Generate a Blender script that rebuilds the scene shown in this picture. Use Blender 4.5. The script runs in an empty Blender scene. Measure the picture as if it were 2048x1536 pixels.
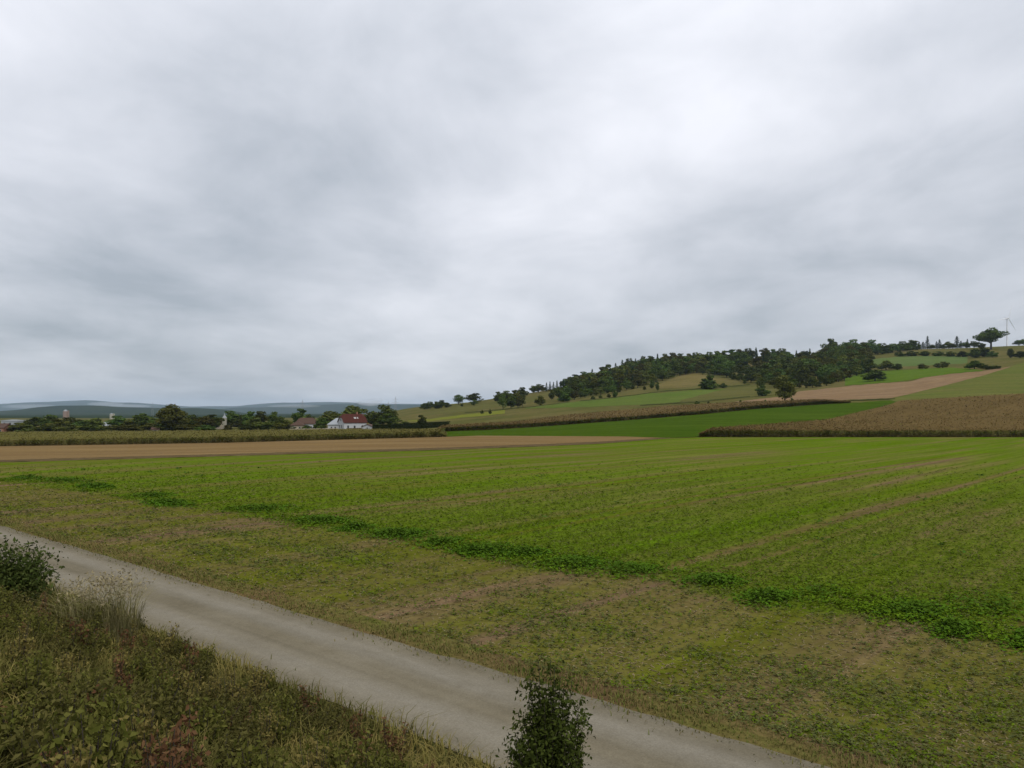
import bpy, math, random
import numpy as np
from mathutils import Vector

R = math.radians
rng = np.random.default_rng(7)
random.seed(7)
scene = bpy.context.scene
col = scene.collection

# ------------------------------------------------------------------ camera, sky, sun, exposure
F, HX, HY, CAMZ = 1593.0, 1024.0, 825.0, 6.0          # focal length and horizon in units of a 2048 wide frame
cam_d = bpy.data.cameras.new('camera')
cam_d.lens = 28.0; cam_d.sensor_width = 36.0
cam_d.shift_y = (HY - 768.0) / 2048.0
cam_d.clip_start = 0.1; cam_d.clip_end = 80000
cam = bpy.data.objects.new('camera', cam_d); col.objects.link(cam)
cam.location = (0, 0, CAMZ); cam.rotation_euler = (R(90), 0, 0)
scene.camera = cam

SUN_EL, SUN_AZ = 48.0, 150.0                           # azimuth clockwise from the view direction
world = bpy.data.worlds.new('World'); scene.world = world; world.use_nodes = True
wt = world.node_tree; wt.nodes.clear()
def wn(t, **k):
    n = wt.nodes.new(t)
    for a, b in k.items(): setattr(n, a, b)
    return n
def wmath(op, a, b=None, clamp=False):
    n = wn('ShaderNodeMath', operation=op); n.use_clamp = clamp
    for i, v in enumerate((a, b)):
        if v is None: continue
        if isinstance(v, (int, float)): n.inputs[i].default_value = v
        else: wt.links.new(v, n.inputs[i])
    return n.outputs[0]
tc = wn('ShaderNodeTexCoord'); sep = wn('ShaderNodeSeparateXYZ')
wt.links.new(tc.outputs['Generated'], sep.inputs[0])
zc = wmath('MAXIMUM', sep.outputs[2], 0.0)
den = wmath('ADD', zc, 0.17)
px = wmath('DIVIDE', sep.outputs[0], den); py = wmath('DIVIDE', sep.outputs[1], den)
comb = wn('ShaderNodeCombineXYZ'); wt.links.new(px, comb.inputs[0]); wt.links.new(py, comb.inputs[1])
def wnoise(rot, scale, sc, detail, rough, off, dist=0.0):
    m = wn('ShaderNodeMapping'); m.inputs['Rotation'].default_value = (0, 0, R(rot)); m.inputs['Scale'].default_value = sc
    m.inputs['Location'].default_value = off
    wt.links.new(comb.outputs[0], m.inputs[0])
    n = wn('ShaderNodeTexNoise'); n.inputs['Scale'].default_value = scale; n.inputs['Detail'].default_value = detail
    n.inputs['Roughness'].default_value = rough; n.inputs['Distortion'].default_value = dist
    wt.links.new(m.outputs[0], n.inputs['Vector']); return n.outputs[0]
nA = wnoise(20, 0.75, (1.0, 0.80, 1), 4.0, 0.5, (13.964, 6.805, 0.201))       # broad banks
nB = wnoise(35, 1.9, (1.0, 0.72, 1), 9.0, 0.60, (14.269, 2.067, 1.428), 0.3)   # streaky stratus
nsum = wmath('ADD', wmath('MULTIPLY', nA, 0.66), wmath('MULTIPLY', nB, 0.34))
ramp = wn('ShaderNodeValToRGB')
e = ramp.color_ramp.elements
e[0].position = 0.34; e[0].color = (0.320, 0.350, 0.392, 1)
e[1].position = 0.66; e[1].color = (0.69, 0.70, 0.745, 1)
m_ = ramp.color_ramp.elements.new(0.49); m_.color = (0.495, 0.515, 0.560, 1)
wt.links.new(nsum, ramp.inputs[0])
lum = wmath('ADD', 0.95, wmath('MULTIPLY', zc, 0.62))                   # overcast sky: brighter overhead
SKY_STRENGTH = 0.12
lum = wmath('MULTIPLY', lum, 1.0 / SKY_STRENGTH)
vm = wn('ShaderNodeVectorMath', operation='SCALE'); wt.links.new(ramp.outputs[0], vm.inputs[0]); wt.links.new(lum, vm.inputs['Scale'])
sky = wn('ShaderNodeTexSky'); sky.sky_type = 'NISHITA'; sky.sun_disc = False
sky.sun_elevation = R(SUN_EL); sky.sun_rotation = R(SUN_AZ)
mix = wn('ShaderNodeMix', data_type='RGBA'); mix.inputs[0].default_value = 0.94
wt.links.new(sky.outputs[0], mix.inputs[6]); wt.links.new(vm.outputs[0], mix.inputs[7])
bg = wn('ShaderNodeBackground'); bg.inputs[1].default_value = SKY_STRENGTH
wt.links.new(mix.outputs[2], bg.inputs[0])
wo = wn('ShaderNodeOutputWorld'); wt.links.new(bg.outputs[0], wo.inputs[0])

sun_d = bpy.data.lights.new('sun', 'SUN'); sun_d.energy = 1.2; sun_d.angle = R(25); sun_d.color = (1.0, 0.96, 0.90)
sun = bpy.data.objects.new('sun', sun_d); col.objects.link(sun)
sdir = Vector((math.sin(R(SUN_AZ)) * math.cos(R(SUN_EL)), math.cos(R(SUN_AZ)) * math.cos(R(SUN_EL)), math.sin(R(SUN_EL))))
sun.rotation_euler = sdir.to_track_quat('Z', 'Y').to_euler()

scene.view_settings.view_transform = 'Standard'; scene.view_settings.look = 'None'
scene.view_settings.exposure = 0.30; scene.view_settings.gamma = 1.0
scene.view_settings.use_curve_mapping = False
scene.render.engine = 'CYCLES'
scene.cycles.max_bounces = 5; scene.cycles.diffuse_bounces = 3; scene.cycles.volume_bounces = 1
scene.cycles.transparent_max_bounces = 6

# ------------------------------------------------------------------ helpers
def tag(o, label=None, cat=None, group=None, kind=None):
    if label: o['label'] = label
    if cat: o['category'] = cat
    if group: o['group'] = group
    if kind: o['kind'] = kind
    return o

def mesh_np(name, V, Fc, mats, smooth=False, C=None, MI=None):
    """V (n,3), Fc (m,k) -> mesh; C optional per-vertex rgb written to colour attribute 'tint'."""
    V = np.asarray(V, np.float32); Fc = np.asarray(Fc, np.int32)
    me = bpy.data.meshes.new(name)
    m, k = Fc.shape
    me.vertices.add(len(V)); me.vertices.foreach_set('co', V.ravel())
    me.loops.add(m * k); me.loops.foreach_set('vertex_index', Fc.ravel())
    me.polygons.add(m); me.polygons.foreach_set('loop_start', np.arange(0, m * k, k, dtype=np.int32))
    if smooth: me.polygons.foreach_set('use_smooth', np.ones(m, bool))
    if MI is not None: me.polygons.foreach_set('material_index', np.asarray(MI, np.int32))
    if C is not None:
        at = me.color_attributes.new('tint', 'FLOAT_COLOR', 'POINT')
        C = np.asarray(C, np.float32)
        at.data.foreach_set('color', np.concatenate([C, np.ones((len(C), 1), np.float32)], 1).ravel())
    me.update(calc_edges=True); me.validate()
    for mt in (mats if isinstance(mats, (list, tuple)) else [mats]): me.materials.append(mt)
    return me

def obj(name, me, parent=None, loc=(0, 0, 0)):
    o = bpy.data.objects.new(name, me); col.objects.link(o)
    o.location = loc
    if parent is not None: o.parent = parent
    return o

def empty(name, loc=(0, 0, 0), rz=0.0):
    o = bpy.data.objects.new(name, None); col.objects.link(o)
    o.location = loc; o.rotation_euler = (0, 0, rz); o.empty_display_size = 0.5
    return o

class MB:
    """collects polygons for one small mesh"""
    def __init__(s): s.v = []; s.f = []
    def poly(s, pts):
        b = len(s.v); s.v += [tuple(p) for p in pts]; s.f.append(list(range(b, b + len(pts))))
    def box(s, x0, x1, y0, y1, z0, z1):
        b = len(s.v)
        s.v += [(x, y, z) for z in (z0, z1) for y in (y0, y1) for x in (x0, x1)]
        for q in ((0, 2, 3, 1), (4, 5, 7, 6), (0, 1, 5, 4), (2, 6, 7, 3), (0, 4, 6, 2), (1, 3, 7, 5)): s.f.append([b + i for i in q])
    def tube(s, p0, p1, r0, r1, n=6):
        p0, p1 = Vector(p0), Vector(p1); a = (p1 - p0).normalized()
        t = a.cross(Vector((0, 0, 1)) if abs(a.z) < .9 else Vector((1, 0, 0))).normalized(); w = a.cross(t)
        b = len(s.v)
        for p, r in ((p0, r0), (p1, r1)):
            for i in range(n):
                q = 2 * math.pi * i / n
                s.v.append(tuple(p + t * (r * math.cos(q)) + w * (r * math.sin(q))))
        for i in range(n):
            j = (i + 1) % n; s.f.append([b + i, b + j, b + n + j, b + n + i])
        s.f.append([b + n + i for i in range(n)])
    def mesh(s, name, mat, smooth=False):
        me = bpy.data.meshes.new(name); me.from_pydata(s.v, [], s.f)
        me.materials.append(mat)
        if smooth:
            for p in me.polygons: p.use_smooth = True
        me.update(); return me
    def build(s, name, mat, parent=None, smooth=False): return obj(name, s.mesh(name, mat, smooth), parent)

# numpy value noise -------------------------------------------------
def _h(ix, iy, seed):
    n = (ix.astype(np.int64) * 374761393 + iy.astype(np.int64) * 668265263 + seed * 1442695041) & 0xffffffff
    n = ((n ^ (n >> 13)) * 1274126177) & 0xffffffff
    return ((n ^ (n >> 16)) & 0xffff) / 65535.0
def vnoise(x, y, seed=0):
    x = np.asarray(x, float); y = np.asarray(y, float)
    ix = np.floor(x); iy = np.floor(y); fx = x - ix; fy = y - iy
    fx = fx * fx * (3 - 2 * fx); fy = fy * fy * (3 - 2 * fy)
    ix = ix.astype(np.int64); iy = iy.astype(np.int64)
    a = _h(ix, iy, seed); b = _h(ix + 1, iy, seed); c = _h(ix, iy + 1, seed); d = _h(ix + 1, iy + 1, seed)
    return (a * (1 - fx) + b * fx) * (1 - fy) + (c * (1 - fx) + d * fx) * fy
def fbm(x, y, seed=0, oct=4):
    s = 0; a = 1; t = 0
    for i in range(oct): s = s + a * vnoise(x * 2 ** i, y * 2 ** i, seed + 17 * i); t += a; a *= .5
    return s / t
def sstep(a, b, x): t = np.clip((x - a) / (b - a), 0, 1); return t * t * (3 - 2 * t)

# ------------------------------------------------------------------ materials
def material(name, build):
    m = bpy.data.materials.new(name); m.use_nodes = True
    nt = m.node_tree; nt.nodes.clear()
    out = nt.nodes.new('ShaderNodeOutputMaterial'); b = nt.nodes.new('ShaderNodeBsdfPrincipled')
    b.inputs['Specular IOR Level'].default_value = 0.0; b.inputs['Roughness'].default_value = 0.9
    nt.links.new(b.outputs[0], out.inputs[0])
    build(nt, b); return m
def N(nt, t, **k):
    n = nt.nodes.new(t)
    for a, v in k.items():
        if a in n.inputs: n.inputs[a].default_value = v
        else: setattr(n, a, v)
    return n
def noise(nt, vec, scale, detail=4.0, rough=0.55):
    n = nt.nodes.new('ShaderNodeTexNoise'); n.inputs['Scale'].default_value = scale
    n.inputs['Detail'].default_value = detail; n.inputs['Roughness'].default_value = rough
    if vec is not None: nt.links.new(vec, n.inputs['Vector'])
    return n.outputs[0]
def coords(nt, rot=0.0, sc=(1, 1, 1)):
    t = nt.nodes.new('ShaderNodeTexCoord'); m = nt.nodes.new('ShaderNodeMapping'); m2 = nt.nodes.new('ShaderNodeMapping')
    m.inputs['Rotation'].default_value = (0, 0, rot); m2.inputs['Scale'].default_value = sc      # turn first, then stretch
    nt.links.new(t.outputs['Object'], m.inputs[0]); nt.links.new(m.outputs[0], m2.inputs[0]); return m2.outputs[0]
def rampn(nt, fac, stops):
    r = nt.nodes.new('ShaderNodeValToRGB'); el = r.color_ramp.elements
    el[0].position, el[0].color = stops[0][0], (*stops[0][1], 1)
    el[1].position, el[1].color = stops[-1][0], (*stops[-1][1], 1)
    for p, c in stops[1:-1]: q = el.new(p); q.color = (*c, 1)
    nt.links.new(fac, r.inputs[0]); return r.outputs[0]
def mixc(nt, fac, a, b, mode='MIX'):
    n = nt.nodes.new('ShaderNodeMix'); n.data_type = 'RGBA'; n.blend_type = mode
    for s, v in ((0, fac), (6, a), (7, b)):
        if isinstance(v, (int, float)): n.inputs[s].default_value = v
        elif isinstance(v, tuple): n.inputs[s].default_value = (*v, 1)
        else: nt.links.new(v, n.inputs[s])
    return n.outputs[2]
def bump(nt, b, h, strength, dist):
    n = nt.nodes.new('ShaderNodeBump'); n.inputs['Strength'].default_value = strength; n.inputs['Distance'].default_value = dist
    nt.links.new(h, n.inputs['Height']); nt.links.new(n.outputs[0], b.inputs['Normal'])
def leafmat(name, c0, c1, tint=False, var=0.35, trans=0.12):
    """foliage: colour varies from plant to plant and from clump to clump"""
    def f(nt, b):
        oi = nt.nodes.new('ShaderNodeObjectInfo')
        n = noise(nt, coords(nt), 0.9, 3.0)
        c = rampn(nt, n, [(0.3, c0), (0.7, c1)])
        if tint:
            at = nt.nodes.new('ShaderNodeAttribute'); at.attribute_name = 'tint'; c = mixc(nt, 1.0, c, at.outputs[0], 'MULTIPLY')
        hs = nt.nodes.new('ShaderNodeHueSaturation'); nt.links.new(c, hs.inputs['Color'])
        mr = N(nt, 'ShaderNodeMapRange'); mr.inputs[3].default_value = 1 - var; mr.inputs[4].default_value = 1 + var
        nt.links.new(oi.outputs['Random'], mr.inputs[0]); nt.links.new(mr.outputs[0], hs.inputs['Value'])
        m2 = N(nt, 'ShaderNodeMath', operation='MULTIPLY_ADD'); m2.inputs[1].default_value = 0.06; m2.inputs[2].default_value = 0.465
        nt.links.new(oi.outputs['Random'], m2.inputs[0]); nt.links.new(m2.outputs[0], hs.inputs['Hue'])
        nt.links.new(hs.outputs[0], b.inputs['Base Color'])
        b.inputs['Roughness'].default_value = 0.75
        if trans:
            b.inputs['Subsurface Weight'].default_value = 0.0
            tr = nt.nodes.new('ShaderNodeBsdfTranslucent'); nt.links.new(hs.outputs[0], tr.inputs[0])
            ms = nt.nodes.new('ShaderNodeMixShader'); ms.inputs[0].default_value = trans
            out = [q for q in nt.nodes if q.type == 'OUTPUT_MATERIAL'][0]
            nt.links.new(b.outputs[0], ms.inputs[1]); nt.links.new(tr.outputs[0], ms.inputs[2]); nt.links.new(ms.outputs[0], out.inputs[0])
    return material(name, f)
def plain(name, c, var=0.12, scale=3.0, rough=0.85, bmp=0.0, spec=0.15):
    def f(nt, b):
        n = noise(nt, coords(nt), scale, 6.0, 0.65)
        nt.links.new(rampn(nt, n, [(0.3, tuple(v * (1 - var) for v in c)), (0.7, tuple(v * (1 + var) for v in c))]), b.inputs['Base Color'])
        b.inputs['Roughness'].default_value = rough; b.inputs['Specular IOR Level'].default_value = spec
        if bmp: bump(nt, b, n, bmp, 0.05)
    return material(name, f)
def fieldmat(name, cols, rot=0.0, stretch=(1, 1, 1), scale=0.05, fine=1.2, fine_amt=0.35, tint=False, bmp=0.5, bdist=0.15, rows=.45):
    """crop or grass ground: broad patches, drilling rows and fine plant-scale mottling"""
    def f(nt, b):
        v = coords(nt, rot, stretch)
        n = noise(nt, v, scale, 5.0, 0.6)
        c = rampn(nt, n, cols)
        n2 = noise(nt, coords(nt), fine, 6.0, 0.7)
        c2 = rampn(nt, n2, [(0.28, (1 - fine_amt,) * 3), (0.72, (1 + fine_amt,) * 3)])
        c = mixc(nt, 1.0, c, c2, 'MULTIPLY')
        nr = noise(nt, coords(nt, rot, (.02, 1, 1)), rows, 3.0, .6)            # drilling and mowing lines
        c = mixc(nt, 1.0, c, rampn(nt, nr, [(.3, (.80, .78, .84)), (.7, (1.18, 1.20, 1.12))]), 'MULTIPLY')
        if tint:
            at = nt.nodes.new('ShaderNodeAttribute'); at.attribute_name = 'tint'; c = mixc(nt, 1.0, c, at.outputs[0], 'MULTIPLY')
        nt.links.new(c, b.inputs['Base Color']); b.inputs['Roughness'].default_value = 0.95
        b.inputs['Specular IOR Level'].default_value = 0.0
        if bmp: bump(nt, b, n2, bmp, bdist)
    return material(name, f)

# railway direction: the track, the lane and the headland all run along DS, fields are drilled along DL
A = R(48.4)
NX, NY = math.cos(A), math.sin(A)                    # unit vector away from the track
SX, SY = -math.sin(A), math.cos(A)                   # unit vector along the track
def ls(L, s): return L * NX + s * SX, L * NY + s * SY
def to_ls(x, y): return x * NX + y * NY, x * SX + y * SY
ROW = -math.atan2(NY, NX)

# ------------------------------------------------------------------ terrain
COLS = {   # column of the frame: (distance, frame height) of the ground there
    0:    [(105, 925), (190, 893), (300, 877), (430, 868), (900, 848), (1500, 839), (2600, 833)],
    350:  [(108, 917), (190, 889), (300, 874), (430, 865.5), (900, 847), (1500, 838), (2600, 833)],
    700:  [(116, 906), (200, 880), (300, 868.5), (430, 861.5), (600, 855), (900, 845), (1500, 836), (2600, 832)],
    830:  [(124, 902), (205, 876), (270, 869), (350, 863), (450, 855), (600, 845), (800, 833), (1000, 822), (1300, 813), (1600, 817), (2600, 829)],
    960:  [(130, 897), (212, 872), (255, 866), (300, 861), (450, 846), (600, 835), (750, 822), (900, 810), (1050, 801), (1300, 803), (2600, 822)],
    1100: [(142, 892), (207, 874.5), (260, 867), (340, 854), (420, 842), (550, 825), (650, 812), (760, 803), (900, 792), (1050, 780), (1200, 779), (2600, 815)],
    1200: [(160, 886), (207, 873), (280, 859), (370, 843), (440, 832), (560, 814), (650, 800), (780, 789), (900, 776), (1100, 759), (1300, 760), (2600, 805)],
    1300: [(180, 877), (210, 872), (300, 852), (400, 835), (450, 826), (560, 808), (660, 791), (760, 776), (850, 768), (1000, 750), (1150, 735), (1400, 738), (2600, 790)],
    1400: [(192, 874), (215, 870), (300, 850), (400, 825), (470, 812), (560, 800), (660, 785), (760, 770), (840, 757), (1000, 742), (1150, 730), (1400, 732), (2600, 770)],
    1500: [(200, 873), (260, 862), (310, 848), (420, 814), (510, 801), (600, 792), (700, 779), (800, 768), (900, 752), (1050, 732), (1180, 719), (1400, 721), (2600, 760)],
    1650: [(205, 873), (300, 851), (345, 836), (430, 804), (520, 787), (600, 774), (700, 766), (820, 752), (900, 742), (1050, 726), (1200, 713), (1400, 713), (2600, 740)],
    1800: [(205, 873), (300, 848), (400, 812), (430, 801), (500, 785), (590, 764), (700, 749), (800, 739), (950, 725), (1150, 705), (1300, 699), (1500, 700), (2600, 720)],
    1950: [(205, 873.5), (300, 842), (400, 804), (430, 794), (520, 759), (580, 744), (650, 736), (800, 729), (950, 718), (1150, 703), (1300, 695), (1500, 697), (2600, 702)],
    2048: [(205, 874), (300, 839), (400, 800), (440, 786), (540, 748), (600, 731), (700, 724), (900, 713), (1150, 699), (1300, 690), (1500, 693), (2600, 697)],
    2600: [(205, 875), (300, 834), (400, 788), (600, 716), (1000, 685), (1300, 672), (2600, 690)],
}
UG = np.linspace(-1.7, 1.9, 361); LD = np.linspace(math.log(20), math.log(34000), 560)
_cx = sorted(COLS); Z = np.zeros((len(_cx), len(LD)))
for i, c in enumerate(_cx):
    ds = [20, 45] + [d for d, y in COLS[c]] + [4500, 34000]
    zs = [0, 0] + [CAMZ - (y - HY) / F * d for d, y in COLS[c]] + [max(-6.0, 0), -6.0]
    zs[-2] = -6.0
    Z[i] = np.interp(LD, np.log(ds), zs)
k = np.exp(-np.linspace(-2, 2, 15) ** 2); k /= k.sum()
for i in range(len(_cx)): Z[i] = np.convolve(np.pad(Z[i], 7, mode='edge'), k, 'valid')
_cu = (np.array(_cx) - HX) / F
G = np.zeros((len(UG), len(LD)))
for j in range(len(LD)): G[:, j] = np.interp(UG, _cu, Z[:, j])
k = np.exp(-np.linspace(-2, 2, 9) ** 2); k /= k.sum()
for j in range(len(LD)): G[:, j] = np.convolve(np.pad(G[:, j], 4, mode='edge'), k, 'valid')
RIDGES = [  # far hill crests: distance, front/back fall-off, outline
    (6200, .14, [(-1200, 816), (-300, 819), (0, 822), (40, 819), (75, 814), (110, 811), (200, 811), (260, 815), (330, 816), (400, 815.5), (440, 818), (480, 825), (540, 833), (3200, 833)]),
    (12500, .12, [(-1500, 820), (0, 824), (300, 822), (420, 820), (480, 815), (540, 814), (600, 811), (680, 808), (760, 809), (830, 809), (900, 813), (1000, 826), (3200, 826)]),
    (20000, .12, [(-2500, 806), (-400, 808), (0, 808), (60, 804), (120, 803), (175, 800), (230, 804), (300, 807), (380, 813), (470, 812), (560, 805), (660, 804), (760, 807), (860, 808), (1000, 812), (1100, 824), (3200, 826)]),
]
for D, w, pts in RIDGES:
    xs = np.array([p[0] for p in pts], float); ys = np.array([p[1] for p in pts], float)
    yy = np.interp(UG * F + HX, xs, ys); zr = CAMZ - (yy - HY) / F * D
    zr = zr + (fbm(UG * 40, UG * 0 + D, 3) - .5) * D * 0.0012
    prof = np.exp(-((LD - math.log(D)) / w) ** 2)
    G = np.maximum(G, -6 + (zr[:, None] + 6) * prof[None, :]) if D > 3000 else G
def Gz(u, d):
    u = np.asarray(u, float); ld = np.log(np.maximum(d, 20.0))
    a = np.clip((u - UG[0]) / (UG[1] - UG[0]), 0, len(UG) - 1.001); b = np.clip((ld - LD[0]) / (LD[1] - LD[0]), 0, len(LD) - 1.001)
    i = a.astype(int); j = b.astype(int); fa = a - i; fb = b - j
    return (G[i, j] * (1 - fa) + G[i + 1, j] * fa) * (1 - fb) + (G[i, j + 1] * (1 - fa) + G[i + 1, j + 1] * fa) * fb
def emb(L): return 2.9 * (1 - sstep(0.6, 9.4, np.abs(L))) 
def ground(x, y):
    x = np.asarray(x, float); y = np.asarray(y, float)
    d = np.maximum(y, 20.0)
    z = np.where(y > 20, Gz(x / d, d), 0.0)
    L, s = to_ls(x, y)
    return z + emb(L)
_dg = np.exp(np.linspace(math.log(12), math.log(1700), 1500))
def dist_at(xp, yp):
    """distance of the first ground point that lies at this height of the frame, in this column"""
    u = (xp - HX) / F
    yy = HY + (CAMZ - ground(u * _dg, _dg)) / _dg * F
    hit = np.nonzero(yy <= yp)[0]
    if len(hit) == 0: return float(_dg[np.argmin(yy)])
    i = hit[0]
    if i == 0: return float(_dg[0])
    t = (yy[i - 1] - yp) / max(yy[i - 1] - yy[i], 1e-6)
    return float(_dg[i - 1] + (_dg[i] - _dg[i - 1]) * t)
def spot(xp, yp=None, d=None):
    if d is None: d = dist_at(xp, yp)
    x = (xp - HX) / F * d
    return x, d, float(ground(x, d))
def px_m(d): return d / F

def sheet(name, x0, x1, lo, hi, mat, nx=160, ny=40, lift=0.0, rough=0.0, tintf=None, maxd=1700, wig=0.0):
    """piece of the land between two boundary lines, draped on the terrain"""
    xs = np.linspace(x0, x1, nx)
    def curve(c):
        if callable(c): return np.array([c((x - HX) / F) for x in xs])
        p = np.array(c, float); ys = np.interp(xs, p[:, 0], p[:, 1]) + wig * (fbm(xs / 14, xs * 0 + 3.3, 71, 4) - .5)
        return np.array([dist_at(x, y) for x, y in zip(xs, ys)])
    a = curve(lo); b = np.maximum(curve(hi), a + 0.05)
    t = np.linspace(0, 1, ny)
    D = np.exp(np.log(a)[:, None] * (1 - t) + np.log(b)[:, None] * t)
    U = ((xs - HX) / F)[:, None] + 0 * D
    X = U * D; Y = D; Zz = ground(X, Y) + lift
    if rough: Zz = Zz + (fbm(X * .8, Y * .8, 5) - .5) * rough
    V = np.stack([X, Y, Zz], -1).reshape(-1, 3)
    ii, jj = np.meshgrid(np.arange(nx - 1), np.arange(ny - 1), indexing='ij')
    q = (ii * ny + jj).ravel(); Fc = np.stack([q, q + ny, q + ny + 1, q + 1], 1)
    C = tintf(V[:, 0], V[:, 1]) if tintf else None
    return obj(name, mesh_np(name, V, Fc, mat, True, C))

# palettes
GREEN, GREEN2, OLIVE, STRAW, SOIL = (.092, .136, .007), (.108, .142, .012), (.126, .132, .026), (.176, .136, .058), (.105, .080, .040)
M_base = fieldmat('valley_grass', [(.3, (.055, .085, .028)), (.55, (.075, .11, .035)), (.75, (.10, .12, .05))], scale=.004, fine=.05)
M_hill = fieldmat('hill_meadow', [(.25, (.072, .082, .022)), (.5, (.105, .096, .030)), (.72, (.140, .112, .044))], scale=.016, fine=.25, fine_amt=.22)
M_stub = fieldmat('stubble', [(.25, (.160, .102, .042)), (.5, (.192, .126, .055)), (.75, (.225, .154, .074))], rot=R(3), stretch=(.25, 1, 1), scale=.10, fine=1.6, fine_amt=.22)
M_stub2 = fieldmat('far_stubble', [(.25, (.185, .118, .062)), (.5, (.215, .142, .078)), (.75, (.25, .172, .100))], rot=R(-12), stretch=(.2, 1, 1), scale=.12, fine=.5, fine_amt=.15)
M_margin = fieldmat('ploughed_margin', [(.3, (.085, .060, .030)), (.7, (.14, .10, .050))], scale=.6, fine=3)
M_green2 = fieldmat('clover', [(.3, (.040, .074, .006)), (.7, (.058, .092, .009))], scale=.03, fine=.7, fine_amt=.22)
M_pale = fieldmat('pale_crop', [(.3, (.080, .122, .022)), (.7, (.105, .130, .030))], scale=.02, fine=.4, fine_amt=.15)
M_hazyf = fieldmat('ridge_crop', [(.3, (.088, .130, .038)), (.7, (.106, .140, .045))], scale=.02, fine=.3, fine_amt=.12)
M_must = fieldmat('mustard', [(.3, (.135, .150, .022)), (.7, (.160, .168, .028))], scale=.05, fine=.5, fine_amt=.15)
M_lime = fieldmat('bright_meadow', [(.3, (.072, .125, .012)), (.7, (.096, .138, .020))], scale=.03, fine=.4, fine_amt=.2)
M_oliveslope = fieldmat('olive_meadow', [(.3, (.088, .112, .022)), (.7, (.128, .122, .036))], rot=R(20), stretch=(.3, 1, 1), scale=.05, fine=.6, fine_amt=.2)
M_maizetop = fieldmat('ripe_maize', [(.3, (.115, .095, .038)), (.7, (.175, .135, .062))], rot=ROW, stretch=(1, .2, 1), scale=.15, fine=1.0, fine_amt=.35)
M_crop = fieldmat('green_crop', [(.26, SOIL), (.36, STRAW), (.47, OLIVE), (.58, GREEN2), (.74, GREEN)], rot=ROW, stretch=(.05, 1, 1), scale=.30, fine=2.2, fine_amt=.30, rows=1.3, tint=True)

# one ground sheet to the horizon, under everything
th = np.radians(np.concatenate([np.arange(-180, -56, 4.0), np.arange(-56, 56.01, .4), np.arange(60, 180.1, 4.0)]))
rr = np.concatenate([[0.5], np.exp(np.linspace(math.log(3), math.log(30000), 260))])
TH, RR = np.meshgrid(th, rr, indexing='ij'); X = RR * np.sin(TH); Y = RR * np.cos(TH)
Zb = ground(X, Y) - (0.12 + .0018 * np.minimum(RR, 1700)) * (1 - sstep(1600, 2600, RR))
V = np.stack([X, Y, Zb], -1).reshape(-1, 3); n = len(rr)
ii, jj = np.meshgrid(np.arange(len(th) - 1), np.arange(n - 1), indexing='ij'); q = (ii * n + jj).ravel()
def base_mat():
    def f(nt, b):
        v = coords(nt); n1 = noise(nt, v, .0035, 5, .6)
        c = rampn(nt, n1, [(.3, (.016, .028, .016)), (.5, (.022, .036, .018)), (.64, (.032, .046, .020)), (.78, (.075, .085, .035))])
        n2 = noise(nt, v, .05, 5, .7); c = mixc(nt, 1.0, c, rampn(nt, n2, [(.3, (.75,) * 3), (.7, (1.25,) * 3)]), 'MULTIPLY')
        nt.links.new(c, b.inputs['Base Color'])
    return material('valley_land', f)
o = obj('ground', mesh_np('ground', V, np.stack([q, q + n, q + n + 1, q + 1], 1), base_mat(), True)); tag(o, kind='structure')

XL, XR = -640, 2900
B1 = [(-640, 945), (0, 925), (250, 918.5), (600, 908.5), (900, 900), (1100, 892.5), (1200, 888), (1330, 877.5), (1400, 874.5), (2048, 874.5), (2900, 875.5)]
B1b = [(x, y - (4.5 if x < 1250 else (2 if x < 1340 else 0))) for x, y in B1]
B2 = [(-640, 908), (0, 893), (450, 886), (880, 874.5), (960, 871.5), (1250, 873.5), (1340, 876.5)]
def far(u): return 1690.0
tag(sheet('hill_meadow', XL, XR, B1, far, M_hill, 420, 260, -0.05), kind='structure')
def cover(x, y):
    """how the young crop stands: thick tufts, bare stubble, drilling rows, a sparse headland by the lane"""
    L, s = to_ls(x, y)
    rows = fbm(s / 2.6, L / 60, 11, 3)
    patch = fbm(s / 9, L / 22, 12, 4)
    fine = fbm(s / .8, L / .8, 13, 3)
    head = 1 - sstep(22.5, 25.5, L + (fbm(s / 5, L / 5, 14) - .5) * 4)
    c = .26 + .56 * rows + .42 * patch + .25 * (fine - .5) - .03
    c = c + .30 * sstep(70, 150, L) - .02
    tram = np.abs(((s + 3.0) % 12.0) - 6.0); tl = np.exp(-((tram - .9) / .38) ** 2) * (.25 + 1.0 * fbm(L / 9, s / 9, 19, 2))
    c = c - .50 * np.clip(tl, 0, 1)
    hrow = fbm(L / 1.1, s / 30, 15, 3)
    ch = -.06 + .42 * hrow + .44 * fbm(s / 7, L / 4, 16, 3) + .3 * (fine - .5)
    return np.clip(c * (1 - head) + ch * head, 0, 1), head
def croptint(x, y):
    c, head = cover(x, y)
    g = np.array([.84, 1.0, .60]); b = np.array([.98, .77, 1.15])
    t = sstep(.35, .75, c)[:, None]
    return b * (1 - t) + g * t
tag(sheet('crop_field', XL, XR, lambda u: 14.2 / (NY + NX * u), B1, M_crop, 420, 320, 0.02, 0.0, croptint), kind='structure')
tag(sheet('field_margin', XL, 1340, B1, B1b, M_margin, 300, 6, 0.05, 0.15), kind='structure')
tag(sheet('stubble_field', XL, 1340, B1b, B2, M_stub, 300, 50, 0.05), kind='structure')
K1 = [(880, 863.5), (960, 860.5), (1050, 855.5), (1250, 841), (1400, 829), (1500, 819), (1640, 809), (1700, 806), (1790, 800)]
tag(sheet('clover_field', 870, 1800, [(870, 874), (960, 871.5), (1250, 873.5), (1340, 876), (1400, 874.4), (1800, 874.4)], K1, M_green2, 240, 90, 0.04, wig=2.4), kind='structure')
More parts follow.
